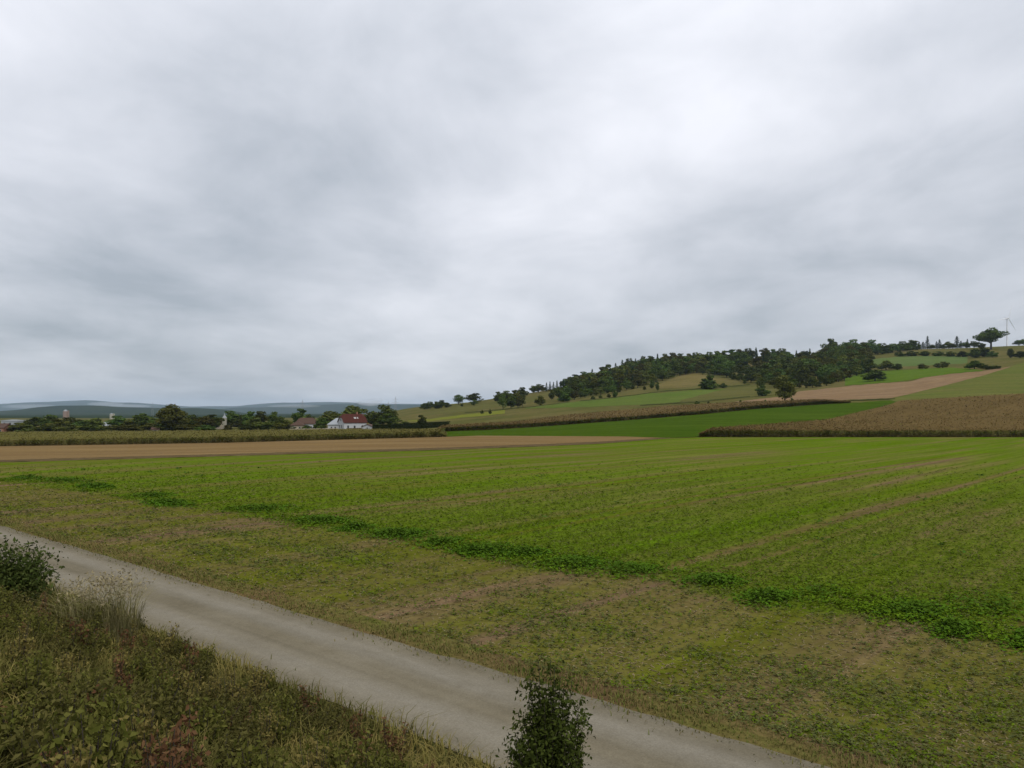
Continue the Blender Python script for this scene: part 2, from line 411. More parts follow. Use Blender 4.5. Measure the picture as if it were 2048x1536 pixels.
tag(sheet('mustard_strip', 815, 1010, [(815, 843), (860, 842), (1010, 827)], [(815, 841.5), (860, 838), (1010, 819.5)], M_must, 60, 16, 0.06, wig=2.4), kind='structure')
tag(sheet('pale_field', 1050, 1510, [(1050, 817.5), (1100, 816), (1200, 813), (1300, 809), (1400, 801), (1510, 794)], [(1050, 816.5), (1150, 803.5), (1300, 787), (1400, 779.5), (1450, 777), (1510, 793)], M_pale, 160, 50, 0.06, wig=2.4), kind='structure')
S1 = [(1470, 803.5), (1590, 804), (1700, 800), (1780, 797), (1850, 781), (1960, 753), (2020, 734)]
S2 = [(1470, 803), (1560, 794), (1600, 783), (1700, 772), (1790, 765), (1820, 763), (1850, 755.5), (1900, 748), (1960, 743), (2020, 733)]
tag(sheet('slope_stubble_field', 1470, 2020, S1, S2, M_stub2, 200, 50, 0.08, wig=2.4), kind='structure')
tag(sheet('slope_meadow', 1780, XR, [(1780, 800), (1800, 806), (2048, 792), (2900, 760)], [(1780, 797.5), (1850, 781), (1960, 753), (2020, 734), (2048, 725), (2900, 690)], M_oliveslope, 160, 50, 0.06, wig=2.4), kind='structure')
tag(sheet('lime_meadow', 1690, 1965, [(1690, 771), (1790, 764), (1850, 755), (1900, 747.5), (1965, 742)], [(1690, 755), (1740, 744), (1800, 740), (1900, 735), (1965, 740)], M_lime, 100, 30, 0.06, wig=2.4), kind='structure')
tag(sheet('ridge_field', 1735, 1935, [(1735, 735), (1850, 731), (1935, 727)], [(1735, 720), (1800, 713), (1870, 712), (1935, 713)], M_hazyf, 90, 24, 0.08, wig=2.4), kind='structure')

M_hump = fieldmat('dry_bank', [(.3, (.125, .105, .034)), (.7, (.165, .130, .050))], scale=.03, fine=.4, fine_amt=.25)
M_dull = fieldmat('dull_crop', [(.3, (.090, .092, .026)), (.7, (.118, .108, .036))], rot=R(-8), stretch=(.15, 1, 1), scale=.08, fine=.6, fine_amt=.2)
M_hedgeline = fieldmat('rank_margin', [(.3, (.038, .048, .012)), (.7, (.070, .072, .022))], scale=.1, fine=.6, fine_amt=.4)
tag(sheet('dry_bank', 1318, 1418, [(1318, 776), (1360, 775), (1418, 770)], [(1318, 768), (1345, 757), (1370, 748), (1390, 746), (1418, 751)], M_hump, 60, 24, 0.09, wig=3), kind='structure')
tag(sheet('dry_bank', 1455, 1510, [(1455, 744), (1480, 741), (1510, 730)], [(1455, 738), (1470, 727), (1490, 722), (1510, 722)], M_hump, 40, 20, 0.09, wig=2), kind='structure')
tag(sheet('dull_field', 1360, 1560, [(1360, 805), (1450, 799), (1560, 789)], [(1360, 801), (1450, 778), (1500, 772), (1560, 778)], M_dull, 90, 30, 0.07, wig=2.4), kind='structure')
tag(sheet('dull_field', 840, 1075, [(840, 833), (940, 822), (1075, 803)], [(840, 828), (940, 813), (1075, 792)], M_dull, 90, 30, 0.07, wig=2.4), kind='structure')
for a_, b_ in (([(1280, 812), (1400, 804.5), (1500, 794)], 2.2), ([(1160, 803), (1230, 796), (1330, 783)], 1.8), ([(1330, 783), (1420, 778), (1500, 770)], 2.0), ([(930, 826), (1060, 815), (1140, 805)], 1.4), ([(1480, 805.5), (1590, 806), (1790, 799)], 2.2)):
    tag(sheet('rank_margin', a_[0][0], a_[-1][0], a_, [(x_, y_ - b_) for x_, y_ in a_], M_hedgeline, 80, 5, 0.16, .5, wig=1.2), kind='structure')

# ------------------------------------------------------------------ lane and railway embankment (laid out along the track)
def strip(name, L0, L1, s0, s1, nL, ns, mat, lift, bumpy=0.0, tintf=None, spow=1.0, ragged=0.0):
    Ls = np.linspace(L0, L1, nL); Ss = s0 + (s1 - s0) * np.linspace(0, 1, ns) ** spow
    LL, SS = np.meshgrid(Ls, Ss, indexing='ij')
    if ragged: LL = LL + (fbm(SS / .9, LL * 0, 61, 4) - .5) * ragged * (np.abs(np.linspace(-1, 1, nL))[:, None] ** 6)
    X, Y = ls(LL, SS)
    Zz = ground(X, Y) + lift
    if bumpy: Zz = Zz + (fbm(X * 1.1, Y * 1.1, 21) - .5) * bumpy * sstep(.1, 1.0, np.minimum(np.abs(LL - EDGE0), np.abs(LL - EDGE1)))
    V = np.stack([X, Y, Zz], -1).reshape(-1, 3)
    ii, jj = np.meshgrid(np.arange(nL - 1), np.arange(ns - 1), indexing='ij'); q = (ii * ns + jj).ravel()
    C = tintf(V[:, 0], V[:, 1]) if tintf else None
    return obj(name, mesh_np(name, V, np.stack([q, q + ns, q + ns + 1, q + 1], 1)[:, ::-1], mat, True, C))
def lane_mat():
    def f(nt, b):
        v = coords(nt, ROW); n1 = noise(nt, v, .35, 6, .65)
        m2 = coords(nt, ROW, (1.6, .035, 1)); n2 = noise(nt, m2, 1.0, 4, .6)
        c = rampn(nt, n1, [(.25, (.145, .124, .084)), (.5, (.178, .154, .108)), (.75, (.208, .182, .132))])
        c = mixc(nt, 1.0, c, rampn(nt, n2, [(.3, (.84, .84, .83)), (.7, (1.10, 1.09, 1.06))]), 'MULTIPLY')
        sx_ = nt.nodes.new('ShaderNodeSeparateXYZ'); nt.links.new(v, sx_.inputs[0])
        def track(L_):                                           # worn wheel tracks and the loose gravel between them
            a_ = N(nt, 'ShaderNodeMath', operation='SUBTRACT'); nt.links.new(sx_.outputs[0], a_.inputs[0]); a_.inputs[1].default_value = L_
            b_ = N(nt, 'ShaderNodeMath', operation='ABSOLUTE'); nt.links.new(a_.outputs[0], b_.inputs[0])
            r_ = N(nt, 'ShaderNodeMapRange'); r_.inputs[1].default_value = .15; r_.inputs[2].default_value = .65; r_.inputs[3].default_value = 1.0; r_.inputs[4].default_value = 0.0
            nt.links.new(b_.outputs[0], r_.inputs[0]); return r_.outputs[0]
        n4 = noise(nt, coords(nt, ROW, (1, .25, 1)), 1.4, 5, .65)
        for L_ in (10.75, 12.5):
            g_ = N(nt, 'ShaderNodeMath', operation='MULTIPLY'); nt.links.new(track(L_), g_.inputs[0]); nt.links.new(n4, g_.inputs[1])
            c = mixc(nt, g_.outputs[0], c, (.255, .230, .182))
        n5 = noise(nt, coords(nt), 3.2, 6, .7)
        c = mixc(nt, 1.0, c, rampn(nt, n5, [(.3, (.92, .91, .89)), (.5, (1.0,) * 3), (.7, (1.05, 1.045, 1.03))]), 'MULTIPLY')
        n3 = noise(nt, coords(nt), 28, 4, .8)
        c = mixc(nt, 1.0, c, rampn(nt, n3, [(.28, (.74,) * 3), (.72, (1.22,) * 3)]), 'MULTIPLY')
        nt.links.new(c, b.inputs['Base Color']); b.inputs['Roughness'].default_value = .9
        bump(nt, b, n3, .25, .01)
    return material('worn_lane', f)
EDGE0, EDGE1 = 9.75, 13.5
tag(strip('lane', EDGE0, EDGE1, -60, 320, 16, 1400, lane_mat(), 0.05, ragged=.22), kind='structure')
M_verge = fieldmat('verge', [(.35, (.135, .085, .042)), (.55, (.130, .105, .034)), (.72, (.095, .112, .020))], rot=ROW, stretch=(1, .3, 1), scale=.8, fine=6, fine_amt=.4)
tag(strip('verge', EDGE1 - .5, 14.6, -60, 320, 10, 400, M_verge, 0.035, 0.07), kind='structure')
M_emb = fieldmat('embankment_soil', [(.3, (.035, .036, .015)), (.55, (.06, .06, .02)), (.75, (.085, .07, .03))], scale=.5, fine=5, fine_amt=.4)
tag(strip('embankment', -3.5, EDGE0 + .5, -60, 320, 50, 300, M_emb, 0.03, 0.16), kind='structure')

# ------------------------------------------------------------------ leaf, blade and plant generators
def unit(n):
    v = rng.normal(size=(n, 3)); return v / np.linalg.norm(v, axis=1, keepdims=True)
def leaf_quads(P, size, out=None, bias=0.5, aspect=0.7):
    """irregular leaf-spray faces at points P, tilted roughly towards OUT"""
    n = len(P); nrm = unit(n)
    if out is not None:
        nrm = nrm * (1 - bias) + out * bias; nrm /= np.linalg.norm(nrm, axis=1, keepdims=True) + 1e-9
    t = np.cross(nrm, unit(n)); t /= np.linalg.norm(t, axis=1, keepdims=True) + 1e-9
    b = np.cross(nrm, t)
    size = np.broadcast_to(np.asarray(size, float), (n,))[:, None]
    j = lambda: (.65 + .7 * rng.random((n, 1)))
    v0 = P - t * size * j(); v2 = P + t * size * j()
    v1 = P - b * size * aspect * j() + nrm * size * .25; v3 = P + b * size * aspect * j() + nrm * size * .25
    V = np.stack([v0, v1, v2, v3], 1).reshape(-1, 3)
    Fc = np.arange(4 * n).reshape(n, 4)
    return V, Fc
def blades(P, h, w, lean, C0, C1):
    """grass blades: two-segment bent quads; returns verts, faces, tints"""
    n = len(P); a = rng.random(n) * 2 * np.pi
    t = np.stack([np.cos(a), np.sin(a), 0 * a], 1); o = np.stack([-np.sin(a), np.cos(a), 0 * a], 1)
    h = np.broadcast_to(np.asarray(h, float), (n,))[:, None]; w = np.broadcast_to(np.asarray(w, float), (n,))[:, None]
    up = np.array([0, 0, 1.0]); le = (np.broadcast_to(np.asarray(lean, float), (n,)) * (.3 + rng.random(n)))[:, None]
    b0 = P - t * w / 2; b1 = P + t * w / 2
    m = P + up * h * .6 + o * le * h * .3; m0 = m - t * w * .4; m1 = m + t * w * .4
    e = P + up * h * (1 - .3 * le) + o * le * h; e0 = e - t * w * .08; e1 = e + t * w * .08
    V = np.stack([b0, b1, m1, m0, e1, e0], 1).reshape(-1, 3)
    k = (np.arange(n) * 6)[:, None]
    Fc = np.concatenate([k + np.array([[0, 1, 2, 3]]), k + np.array([[3, 2, 4, 5]])], 0)
    r = rng.random((n, 1)); C = np.asarray(C0) * (1 - r) + np.asarray(C1) * r
    return V, Fc, np.repeat(C, 6, 0)
def join(parts):
    V = []; Fc = []; C = []; b = 0
    for p in parts:
        V.append(p[0]); Fc.append(p[1] + b); b += len(p[0])
        if len(p) > 2: C.append(p[2])
    return np.concatenate(V), np.concatenate(Fc), (np.concatenate(C) if C else None)
def attrmat(name, rough=.8, trans=.15, var=.25, scale=6.0):
    """plants whose own colour is stored per leaf"""
    def f(nt, b):
        at = nt.nodes.new('ShaderNodeAttribute'); at.attribute_name = 'tint'
        n = noise(nt, coords(nt), scale, 3)
        c = mixc(nt, 1.0, at.outputs[0], rampn(nt, n, [(.3, (1 - var,) * 3), (.7, (1 + var,) * 3)]), 'MULTIPLY')
        nt.links.new(c, b.inputs['Base Color']); b.inputs['Roughness'].default_value = rough
        tr = nt.nodes.new('ShaderNodeBsdfTranslucent'); nt.links.new(c, tr.inputs[0])
        ms = nt.nodes.new('ShaderNodeMixShader'); ms.inputs[0].default_value = trans
        out = [q for q in nt.nodes if q.type == 'OUTPUT_MATERIAL'][0]
        nt.links.new(b.outputs[0], ms.inputs[1]); nt.links.new(tr.outputs[0], ms.inputs[2]); nt.links.new(ms.outputs[0], out.inputs[0])
    return material(name, f)
M_plant = attrmat('plant_leaves')
M_bark = plain('bark', (.055, .045, .035), .3, 8)
M_leafA = leafmat('broad_leaves', (.044, .070, .014), (.096, .128, .028), var=.45)
M_leafB = leafmat('olive_leaves', (.068, .080, .016), (.130, .136, .030), var=.40)
M_leafC = leafmat('spruce_needles', (.022, .038, .016), (.042, .064, .026), var=.25, trans=.05)
M_hedge = leafmat('hedge_leaves', (.014, .026, .008), (.030, .045, .014), var=.2)

# ------------------------------------------------------------------ maize
def maize(name, x0, x1, lo, hi, h, label, rows_dense, step, seed, top_cols, extra_edges=(), ends=(0, 0)):
    """a standing maize crop: dense leafy outer rows, tasselled canopy behind"""
    xs = np.linspace(x0, x1, 220)
    def curve(c):
        p = np.array(c, float); ys = np.interp(xs, p[:, 0], p[:, 1]); return np.array([dist_at(x, y) for x, y in zip(xs, ys)])
    a = curve(lo); b = np.maximum(curve(hi), a + .3)
    us = (xs - HX) / F
    pts = []
    # front rows
    width = np.sum(np.hypot(np.diff(us * a), np.diff(a)))
    for r in range(rows_dense):
        n = int(width / .38); t = np.sort(rng.random(n)) * (len(xs) - 1)
        u = np.interp(t, np.arange(len(xs)), us); d = np.interp(t, np.arange(len(xs)), a) + .25 + r * .75 + rng.normal(size=n) * .12
        ok = d < np.interp(t, np.arange(len(xs)), b)
        pts.append(np.stack([u * d, d], 1)[ok])
    # end rows (left or right flank)
    for e in extra_edges:
        i = 0 if e < 0 else len(xs) - 1
        n = int((b[i] - a[i]) / .35) * 5
        if n > 0:
            d = a[i] + rng.random(n) * (b[i] - a[i]); off = -e * rng.random(n) * 3.0
            pts.append(np.stack([us[i] * d + off, d], 1))
    # canopy, thinner with distance
    n = int(step); t = rng.random(n) * (len(xs) - 1); q = rng.random(n) ** 1.25
    aa = np.interp(t, np.arange(len(xs)), a); bb = np.interp(t, np.arange(len(xs)), b); d = aa + (bb - aa) * q
    pts.append(np.stack([np.interp(t, np.arange(len(xs)), us) * d, d], 1))
    P = np.concatenate(pts); P = np.concatenate([P, ground(P[:, 0], P[:, 1])[:, None]], 1)
    n = len(P); far_ = np.clip(P[:, 1] / 200, .8, 2.2)
    H = h * (.72 + .42 * rng.random(n)) * (.86 + .28 * fbm(P[:, 0] / 5, P[:, 1] / 5, seed))
    uu = P[:, 0] / P[:, 1]; e0, e1 = ends
    if e0: H = H * (.45 + .55 * sstep(us[0], us[0] + e0 / F, uu))
    if e1: H = H * (.35 + .65 * (1 - sstep(us[-1] - e1 / F, us[-1], uu)))
    out = []
    green = np.array([.115, .128, .026]); brown = np.array([.215, .160, .065]); tass = np.array(top_cols)
    for kk in range(5):                                   # leaves up the stalk: dry below, green above
        f = (kk + .35) / 5.0
        Q = P.copy(); Q[:, 2] += H * f
        c = brown if kk == 0 else (brown * .45 + green * .55 if kk == 1 else (green * (.85 + .1 * kk) if kk < 4 else tass * 1.0))
        ang = rng.random(n) * 6.283; dx = np.stack([np.cos(ang), np.sin(ang), 0 * ang], 1)
        w = (.15 * far_)[:, None]; ln = (.42 + .2 * rng.random(n))[:, None]
        side = np.stack([-dx[:, 1], dx[:, 0], 0 * ang], 1)
        tip = Q + dx * ln + np.array([0, 0, 1]) * (rng.random((n, 1)) * .35 - .05)
        V = np.stack([Q - side * w * .6, Q + side * w * .6, tip + side * w * .5, tip - side * w * .5], 1).reshape(-1, 3)
        cc = np.repeat(c * (.85 + .3 * rng.random((n, 1))), 4, 0)
        out.append((V, np.arange(4 * n).reshape(n, 4), cc))
    Q = P.copy(); Q[:, 2] += H * .80                       # tassels and dry top leaves
    v, fc = leaf_quads(Q + np.array([0, 0, .15]), .13 * far_, np.tile([0, 0, 1.0], (n, 1)), .5, .55)
    Lr, sr = to_ls(P[:, 0], P[:, 1]); tone = (.78 + .26 * fbm(sr / 2.2, Lr / 60, seed + 7, 3) + .22 * fbm(P[:, 0] / 30, P[:, 1] / 30, seed + 8, 3))[:, None]
    out.append((v, fc, np.repeat(tass * tone * (.9 + .3 * rng.random((n, 1))), 4, 0)))
    V, Fc, C = join(out)
    # closed canopy below the tassels
    nx, ny = 220, 70; t = np.linspace(0, 1, ny)
    aa = a + 2.2; bb = np.maximum(b - .8, aa + .05)
    D = np.exp(np.log(aa)[:, None] * (1 - t) + np.log(bb)[:, None] * t); Xs = us[:, None] * D
    taper = np.ones(len(us))
    if ends[0]: taper = taper * (.45 + .55 * sstep(us[0], us[0] + ends[0] / F, us))
    if ends[1]: taper = taper * (.35 + .65 * (1 - sstep(us[-1] - ends[1] / F, us[-1], us)))
    Zs = ground(Xs, D) + h * .80 * taper[:, None] + (fbm(Xs * 1.2, D * 1.2, seed + 3) - .5) * .4
    Vc = np.stack([Xs, D, Zs], -1).reshape(-1, 3)
    ii, jj = np.meshgrid(np.arange(nx - 1), np.arange(ny - 1), indexing='ij'); q = (ii * ny + jj).ravel()
    fcn = np.stack([q, q + ny, q + ny + 1, q + 1], 1)
    sk = np.stack([np.stack([us * aa, aa, ground(us * aa, aa) + .05], 1), np.stack([us * aa, aa, Zs[:, 0]], 1)], 1).reshape(-1, 3)
    q2 = np.arange(nx - 1) * 2; skf = np.stack([q2, q2 + 2, q2 + 3, q2 + 1], 1)
    Lr, sr = to_ls(Vc[:, 0], Vc[:, 1]); cc = tass * (.72 + .30 * fbm(sr / 2.2, Lr / 60, seed + 7, 3) + .24 * fbm(Vc[:, 0] / 30, Vc[:, 1] / 30, seed + 8, 3))[:, None]
    V, Fc, C = join([(V, Fc, C), (Vc, fcn, cc), (sk, skf, np.tile([.15, .130, .045], (len(sk), 1)))])
    tag(obj(name, mesh_np(name, V, Fc, M_plant, False, C)), label, 'maize crop', kind='stuff')
maize('maize_crop', XL, 892, [(-640, 908), (0, 893), (450, 886), (880, 874.5), (892, 874)], [(-640, 876), (0, 869.5), (350, 867.5), (700, 864.5), (892, 868.5)], 1.9,
      'standing maize with dark front edge between the tan stubble and the village', 4, 16000, 31, (.130, .114, .034), (1,), (0, 14))
maize('maize_crop', 872, 1700, [(872, 866), (880, 863.5), (960, 860.5), (1050, 855.5), (1250, 841), (1400, 829), (1500, 819), (1640, 809), (1700, 806)],
      [(872, 863), (900, 858), (1025, 851), (1137, 835), (1275, 823), (1330, 817), (1450, 811), (1640, 805.5), (1700, 804)], 2.1,
      'long narrow brown maize strip with a dark front edge running up the slope', 3, 16000, 32, (.148, .104, .042), (-1, 1), (12, 60))
maize('maize_crop', 1400, XR, [(1400, 874.3), (2048, 874.3), (2900, 875.2)],
      [(1400, 873), (1500, 861), (1650, 848), (1775, 817), (1800, 807), (2048, 793), (2900, 763)], 2.1,
      'big brown maize field on the rising ground at the right', 4, 34000, 33, (.143, .098, .038), (-1,), (26, 0))

# ------------------------------------------------------------------ trees
def broadleaf(seed, lobes=20, spread=(2.7, 2.7, 3.7), centre=5.2, n=2400, size=.36, airy=0.0, trunk_r=.26):
    """unit tree 10 high: tapered trunk with limbs, crown of leaf sprays gathered on many uneven boughs"""
    st = np.random.default_rng(seed); global rng
    keep = rng; rng = st
    mb = MB(); mb.tube((0, 0, -.6), (.05, .02, 3.2), trunk_r, trunk_r * .68, 7)
    C = []
    for i in range(lobes):
        v = unit(1)[0] * (st.random() ** .4)
        if i == 0: v = np.array([.1, 0, 1.0])
        c = np.array([v[0] * spread[0], v[1] * spread[1], centre + v[2] * spread[2]]); r = .85 + st.random() * .95
        if v[2] > .5: r *= .85
        C.append((c, r)); 
        if i < 9: mb.tube((.05, .02, 2.6 + .5 * st.random()), tuple(c), trunk_r * .42, .04, 5)
    P = []; O = []
    per = n // lobes
    for c, r in C:
        dv = unit(per); rad = r * (.55 + .5 * st.random((per, 1)))
        P.append(c + dv * rad * np.array([1.1, 1.1, .85])); O.append(dv)
    P = np.concatenate(P); O = np.concatenate(O)
    if airy: k = st.random(len(P)) > airy; P, O = P[k], O[k]
    P = P[(P[:, 2] > .3)]; O = O[:len(P)]; P[:, 2] *= 9.9 / P[:, 2].max()
    V, Fc = leaf_quads(P, size * (.7 + .6 * st.random(len(P))), O, .45)
    rng = keep
    return mb, V, Fc
def conifer(seed, n=900, width=1.7):
    st = np.random.default_rng(seed); global rng
    keep = rng; rng = st
    mb = MB(); mb.tube((0, 0, -.6), (0, 0, 9.6), .18, .02, 6)
    P = []; O = []
    tiers = 20
    for i in range(tiers):
        z = .8 + 9.0 * i / tiers; rmax = width * (1 - (i / tiers)) ** .85 * (.75 + .5 * st.random()) + .05
        kk = max(5, int(n / tiers * (1.4 - i / tiers)))
        a = st.random(kk) * 6.283; r = rmax * st.random(kk) ** .6
        P.append(np.stack([np.cos(a) * r, np.sin(a) * r, z - r * .35 + st.normal(size=kk) * .12], 1)); O.append(np.stack([np.cos(a) * .5, np.sin(a) * .5, np.full(kk, .8)], 1))
    P = np.concatenate(P); O = np.concatenate(O)
    V, Fc = leaf_quads(P, .27 * (.7 + .6 * st.random(len(P))), O, .65, .5)
    rng = keep
    return mb, V, Fc
PROTO = {}
def proto(kind, k):
    key = (kind, k)
    if key in PROTO: return PROTO[key]
    if kind == 'round': g = broadleaf(100 + k); m = M_leafA
    elif kind == 'olive': g = broadleaf(200 + k, 20, (2.7, 2.7, 3.6), 5.2, 2400); m = M_leafB
    elif kind == 'tall': g = broadleaf(300 + k, 22, (1.5, 1.5, 4.1), 5.2, 2200, .34); m = M_leafA
    elif kind == 'airy': g = broadleaf(400 + k, 20, (2.7, 2.7, 3.6), 5.4, 1900, .30, .15); m = M_leafA
    elif kind == 'big': g = broadleaf(500 + k, 26, (2.8, 2.8, 3.6), 5.4, 6500, .24); m = M_leafB
    elif kind == 'spread': g = broadleaf(600 + k, 30, (4.4, 3.6, 2.5), 6.5, 3600, .30, .1, .34); m = M_leafA
    elif kind == 'bush': g = broadleaf(700 + k, 18, (3.3, 3.3, 4.0), 4.2, 2000, .46); m = M_leafA
    elif kind == 'olivebush': g = broadleaf(700 + k, 18, (3.3, 3.3, 4.0), 4.2, 2000, .46); m = M_leafB
    elif kind == 'spruce': g = conifer(800 + k); m = M_leafC
    PROTO[key] = (g[0].mesh('trunk', M_bark), mesh_np('crown', g[1], g[2], m)); return PROTO[key]
HALF = {'round': 3.1, 'olive': 3.1, 'tall': 2.2, 'airy': 3.1, 'big': 3.6, 'spread': 5.0, 'bush': 3.7, 'olivebush': 3.7, 'spruce': 1.6}
def tree(kind, x, y, z, h, w, label, cat='tree', group=None, name='broadleaf_tree'):
    """w = full crown width"""
    tr, cr = proto(kind, random.randrange(4))
    o = empty(name, (x, y, z), random.random() * 6.283 if kind != 'spread' else 0.0)
    sx = w / (2 * HALF[kind]); o.scale = (sx, sx, h / 10.0)
    obj('trunk', tr, o); obj('crown', cr, o)
    return tag(o, label, cat, group)
def tree_px(kind, xp, top, wpx, label, base=None, d=None, **k):
    x, dd, z = spot(xp, base, d)
    h = (CAMZ - (top - HY) / F * dd) - z
    return tree(kind, x, dd, z, max(h, .8), wpx * px_m(dd), label, **k)

# village tree belt behind the maize
BELT = [(-150, 832, 70, 'round'), (-95, 836, 60, 'olive'), (-45, 830, 64, 'round'), (8, 856, 30, 'olive'), (38, 845, 46, 'olive'), (70, 834, 40, 'round'), (58, 850, 46, 'olive'),
        (100, 829, 34, 'tall'), (112, 838, 46, 'olive'), (95, 850, 50, 'round'), (140, 834, 44, 'round'), (135, 849, 52, 'olive'), (172, 840, 50, 'round'), (190, 836, 44, 'olive'), (178, 852, 50, 'round'),
        (236, 831, 44, 'round'), (222, 850, 46, 'olive'), (262, 838, 44, 'olive'), (258, 850, 50, 'olive'), (287, 827, 46, 'round'), (300, 846, 44, 'olive'), (318, 836, 36, 'round'),
        (385, 829, 44, 'round'), (372, 848, 52, 'olive'), (408, 833, 40, 'olive'), (425, 829, 40, 'tall'), (412, 850, 44, 'round'), (462, 821, 44, 'round'), (478, 838, 40, 'olive'), (482, 829, 36, 'round'),
        (500, 822, 34, 'round'), (514, 836, 40, 'olive'), (522, 822, 30, 'tall'), (549, 823, 28, 'round'), (560, 835, 44, 'round'), (535, 843, 44, 'round'), (574, 842, 34, 'olive'),
        (330, 850, 44, 'olive'), (350, 848, 40, 'round'), (495, 848, 40, 'round'), (454, 850, 20, 'olive')]
for i, (xp, top, w, kd) in enumerate(BELT):
    where = 'left of the pinkish silo' if xp < 125 else 'between the two silos' if xp < 222 else 'between the pale silo and the tallest tree' if xp < 320 else 'between the tallest tree and the chapel' if xp < 450 else 'right of the chapel'
    tree_px(kd, xp, top, w, ('low shrubby' if top >= 843 else 'olive' if kd == 'olive' else 'dark') + ' village belt tree ' + where, d=(570 if 440 < xp < 490 and top < 840 else 455 + (i * 37) % 95) if top < 843 else 436 + (i * 13) % 14, group='village belt trees', name='village_tree')
tree_px('big', 343, 808, 66, 'tallest and broadest light olive tree of the village belt', d=440)
for xp, top, w, kd, dd, lb in [
        (600, 817, 30, 'tall', 520, 'slender ragged tree rising behind the brown-roofed village houses'),
        (618, 828, 24, 'round', 560, 'small dark tree right of the slender ragged village tree'),
        (643, 836, 34, 'tall', 470, 'dark upright tree left of the grey-roofed annex'),
        (662, 822, 60, 'olive', 520, 'broad olive tree behind the grey-roofed annex'),
        (707, 811, 62, 'olive', 500, 'tall round olive tree right behind the red-roofed house'),
        (742, 824, 30, 'round', 500, 'small dark tree between the red roof and the tall right tree'),
        (766, 809, 50, 'round', 480, 'tall dark tree just right of the red-roofed house'),
        (778, 826, 40, 'round', 470, 'dark lower tree in front of the tall tree right of the house'),
        (797, 840, 40, 'olivebush', 450, 'spreading green bush behind the left end of the hedge'),
        (820, 846, 34, 'olivebush', 452, 'low green bush behind the middle of the clipped hedge'),
        (842, 830, 27, 'bush', 458, 'round dark bush standing above the clipped hedge'),
        (752, 845, 26, 'bush', 440, 'dark bush beside the white garage'),
        (585, 851, 14, 'bush', 436, 'dark shrub in front of the beige village house'),
        (612, 850, 24, 'bush', 434, 'dark garden shrub before the brown-roofed village house'),
        (637, 846, 26, 'bush', 438, 'dense dark shrub left of the annex wall'),
        (556, 846, 30, 'olive', 440, 'garden tree at the left of the village houses')]:
    tree_px(kd, xp, top, w, lb, d=dd, cat='bush' if 'bush' in kd else 'tree', name='garden_bush' if 'bush' in kd else 'broadleaf_tree')

# trees on the slope, left to right
def slope_cluster(items, label, group):
    for xp, top, base, w, kd in items:
        b_ = 'bush' in kd
        tree_px(kd, xp, top, w, label, base=base, group=group, cat='bush' if b_ and 'tree' not in label else 'tree', name='hillside_bush' if b_ else 'broadleaf_tree')
slope_cluster([(849, 806, 819, 18, 'bush'), (860, 803, 818, 20, 'round'), (873, 803, 817, 20, 'bush'), (883, 800, 816, 22, 'round'), (894, 805, 815, 16, 'bush')],
              'dark tree in the low clump at the left foot of the slope', 'foot of slope clump')
tree_px('airy', 917, 789, 25, 'airy tree left of the pair on the lower skyline', base=809)
tree_px('airy', 950, 786, 38, 'broad airy tree right of the pair on the lower skyline', base=807)
tree_px('round', 948, 799, 15, 'small dark tree below the broad airy tree', base=812)
tree_px('bush', 924, 807, 7, 'tiny bush below the airy tree on the lower skyline', base=813, cat='bush', name='bush')
slope_cluster([(1006, 788, 820, 20, 'airy'), (1022, 786, 817, 26, 'round'), (1036, 790, 815, 20, 'olive'), (1045, 789, 813, 16, 'airy'), (997, 783, 806, 22, 'round'), (1012, 781, 804, 26, 'round'), (1030, 780, 803, 26, 'olive'), (1044, 774, 800, 26, 'round')],
              'tree in the dense clump halfway along the lower slope', 'lower slope clump')
slope_cluster([(1066, 771, 786, 16, 'round'), (1077, 768, 785, 22, 'round'), (1086, 770, 784, 14, 'olive'), (1140, 754, 776, 20, 'round'), (1130, 757, 777, 18, 'round')],
              'broadleaf tree on the skyline left of the wood', 'skyline trees left of wood')
for xp, top, base in [(1093, 764, 783), (1100, 762, 782), (1107, 763, 781), (1114, 760, 780), (1121, 761, 779), (1127, 758, 778)]:
    tree_px('spruce', xp, top, 9, 'small spruce in the skyline row left of the wood', base=base, group='skyline spruces', name='spruce_tree')
tree_px('olivebush', 1080, 791, 19, 'single bush right of the lower slope clump', base=811, cat='bush', name='bush')
slope_cluster([(1103, 780, 800, 14, 'round'), (1118, 774, 802, 28, 'round'), (1133, 772, 801, 28, 'round'), (1128, 784, 803, 30, 'bush')],
              'dark tree in the clump before the left end of the wood', 'clump before the wood')
for xp, top, base, w in [(964, 820, 828, 7), (980, 818, 828, 6)]:
    tree_px('bush', xp, top, w, 'tiny bush beside the mustard strip', base=base, group='bushes by the mustard strip', cat='bush', name='bush')
for xp, top, base, w, kd in [(1186, 792, 799, 9, 'bush'), (1201, 790, 796, 8, 'bush'), (1218, 788, 795, 9, 'bush'), (1230, 781, 795, 11, 'tall'), (1289, 772, 780, 7, 'bush'), (1304, 760, 777, 11, 'tall'), (1315, 764, 781, 8, 'tall')]:
    tree_px(kd, xp, top, w, 'little tree on the grass bank below the wood', base=base, group='little bank trees')
tree_px('bush', 1419, 751, 46, 'big dark round bush on the tan hump below the wood', base=778, cat='bush', name='bush')
tree_px('bush', 1447, 766, 14, 'small bush at the right side of the big dark bush', base=776, cat='bush', name='bush')
tree_px('airy', 1522, 754, 20, 'thin greyish tree behind the dark bush at the stubble', base=788)
tree_px('bush', 1525, 770, 27, 'dark bush at the left tip of the slope stubble', base=792, cat='bush', name='bush')
tree_px('olive', 1570, 750, 38, 'brownish tree with bare trunk standing at the stubble edge', base=803)
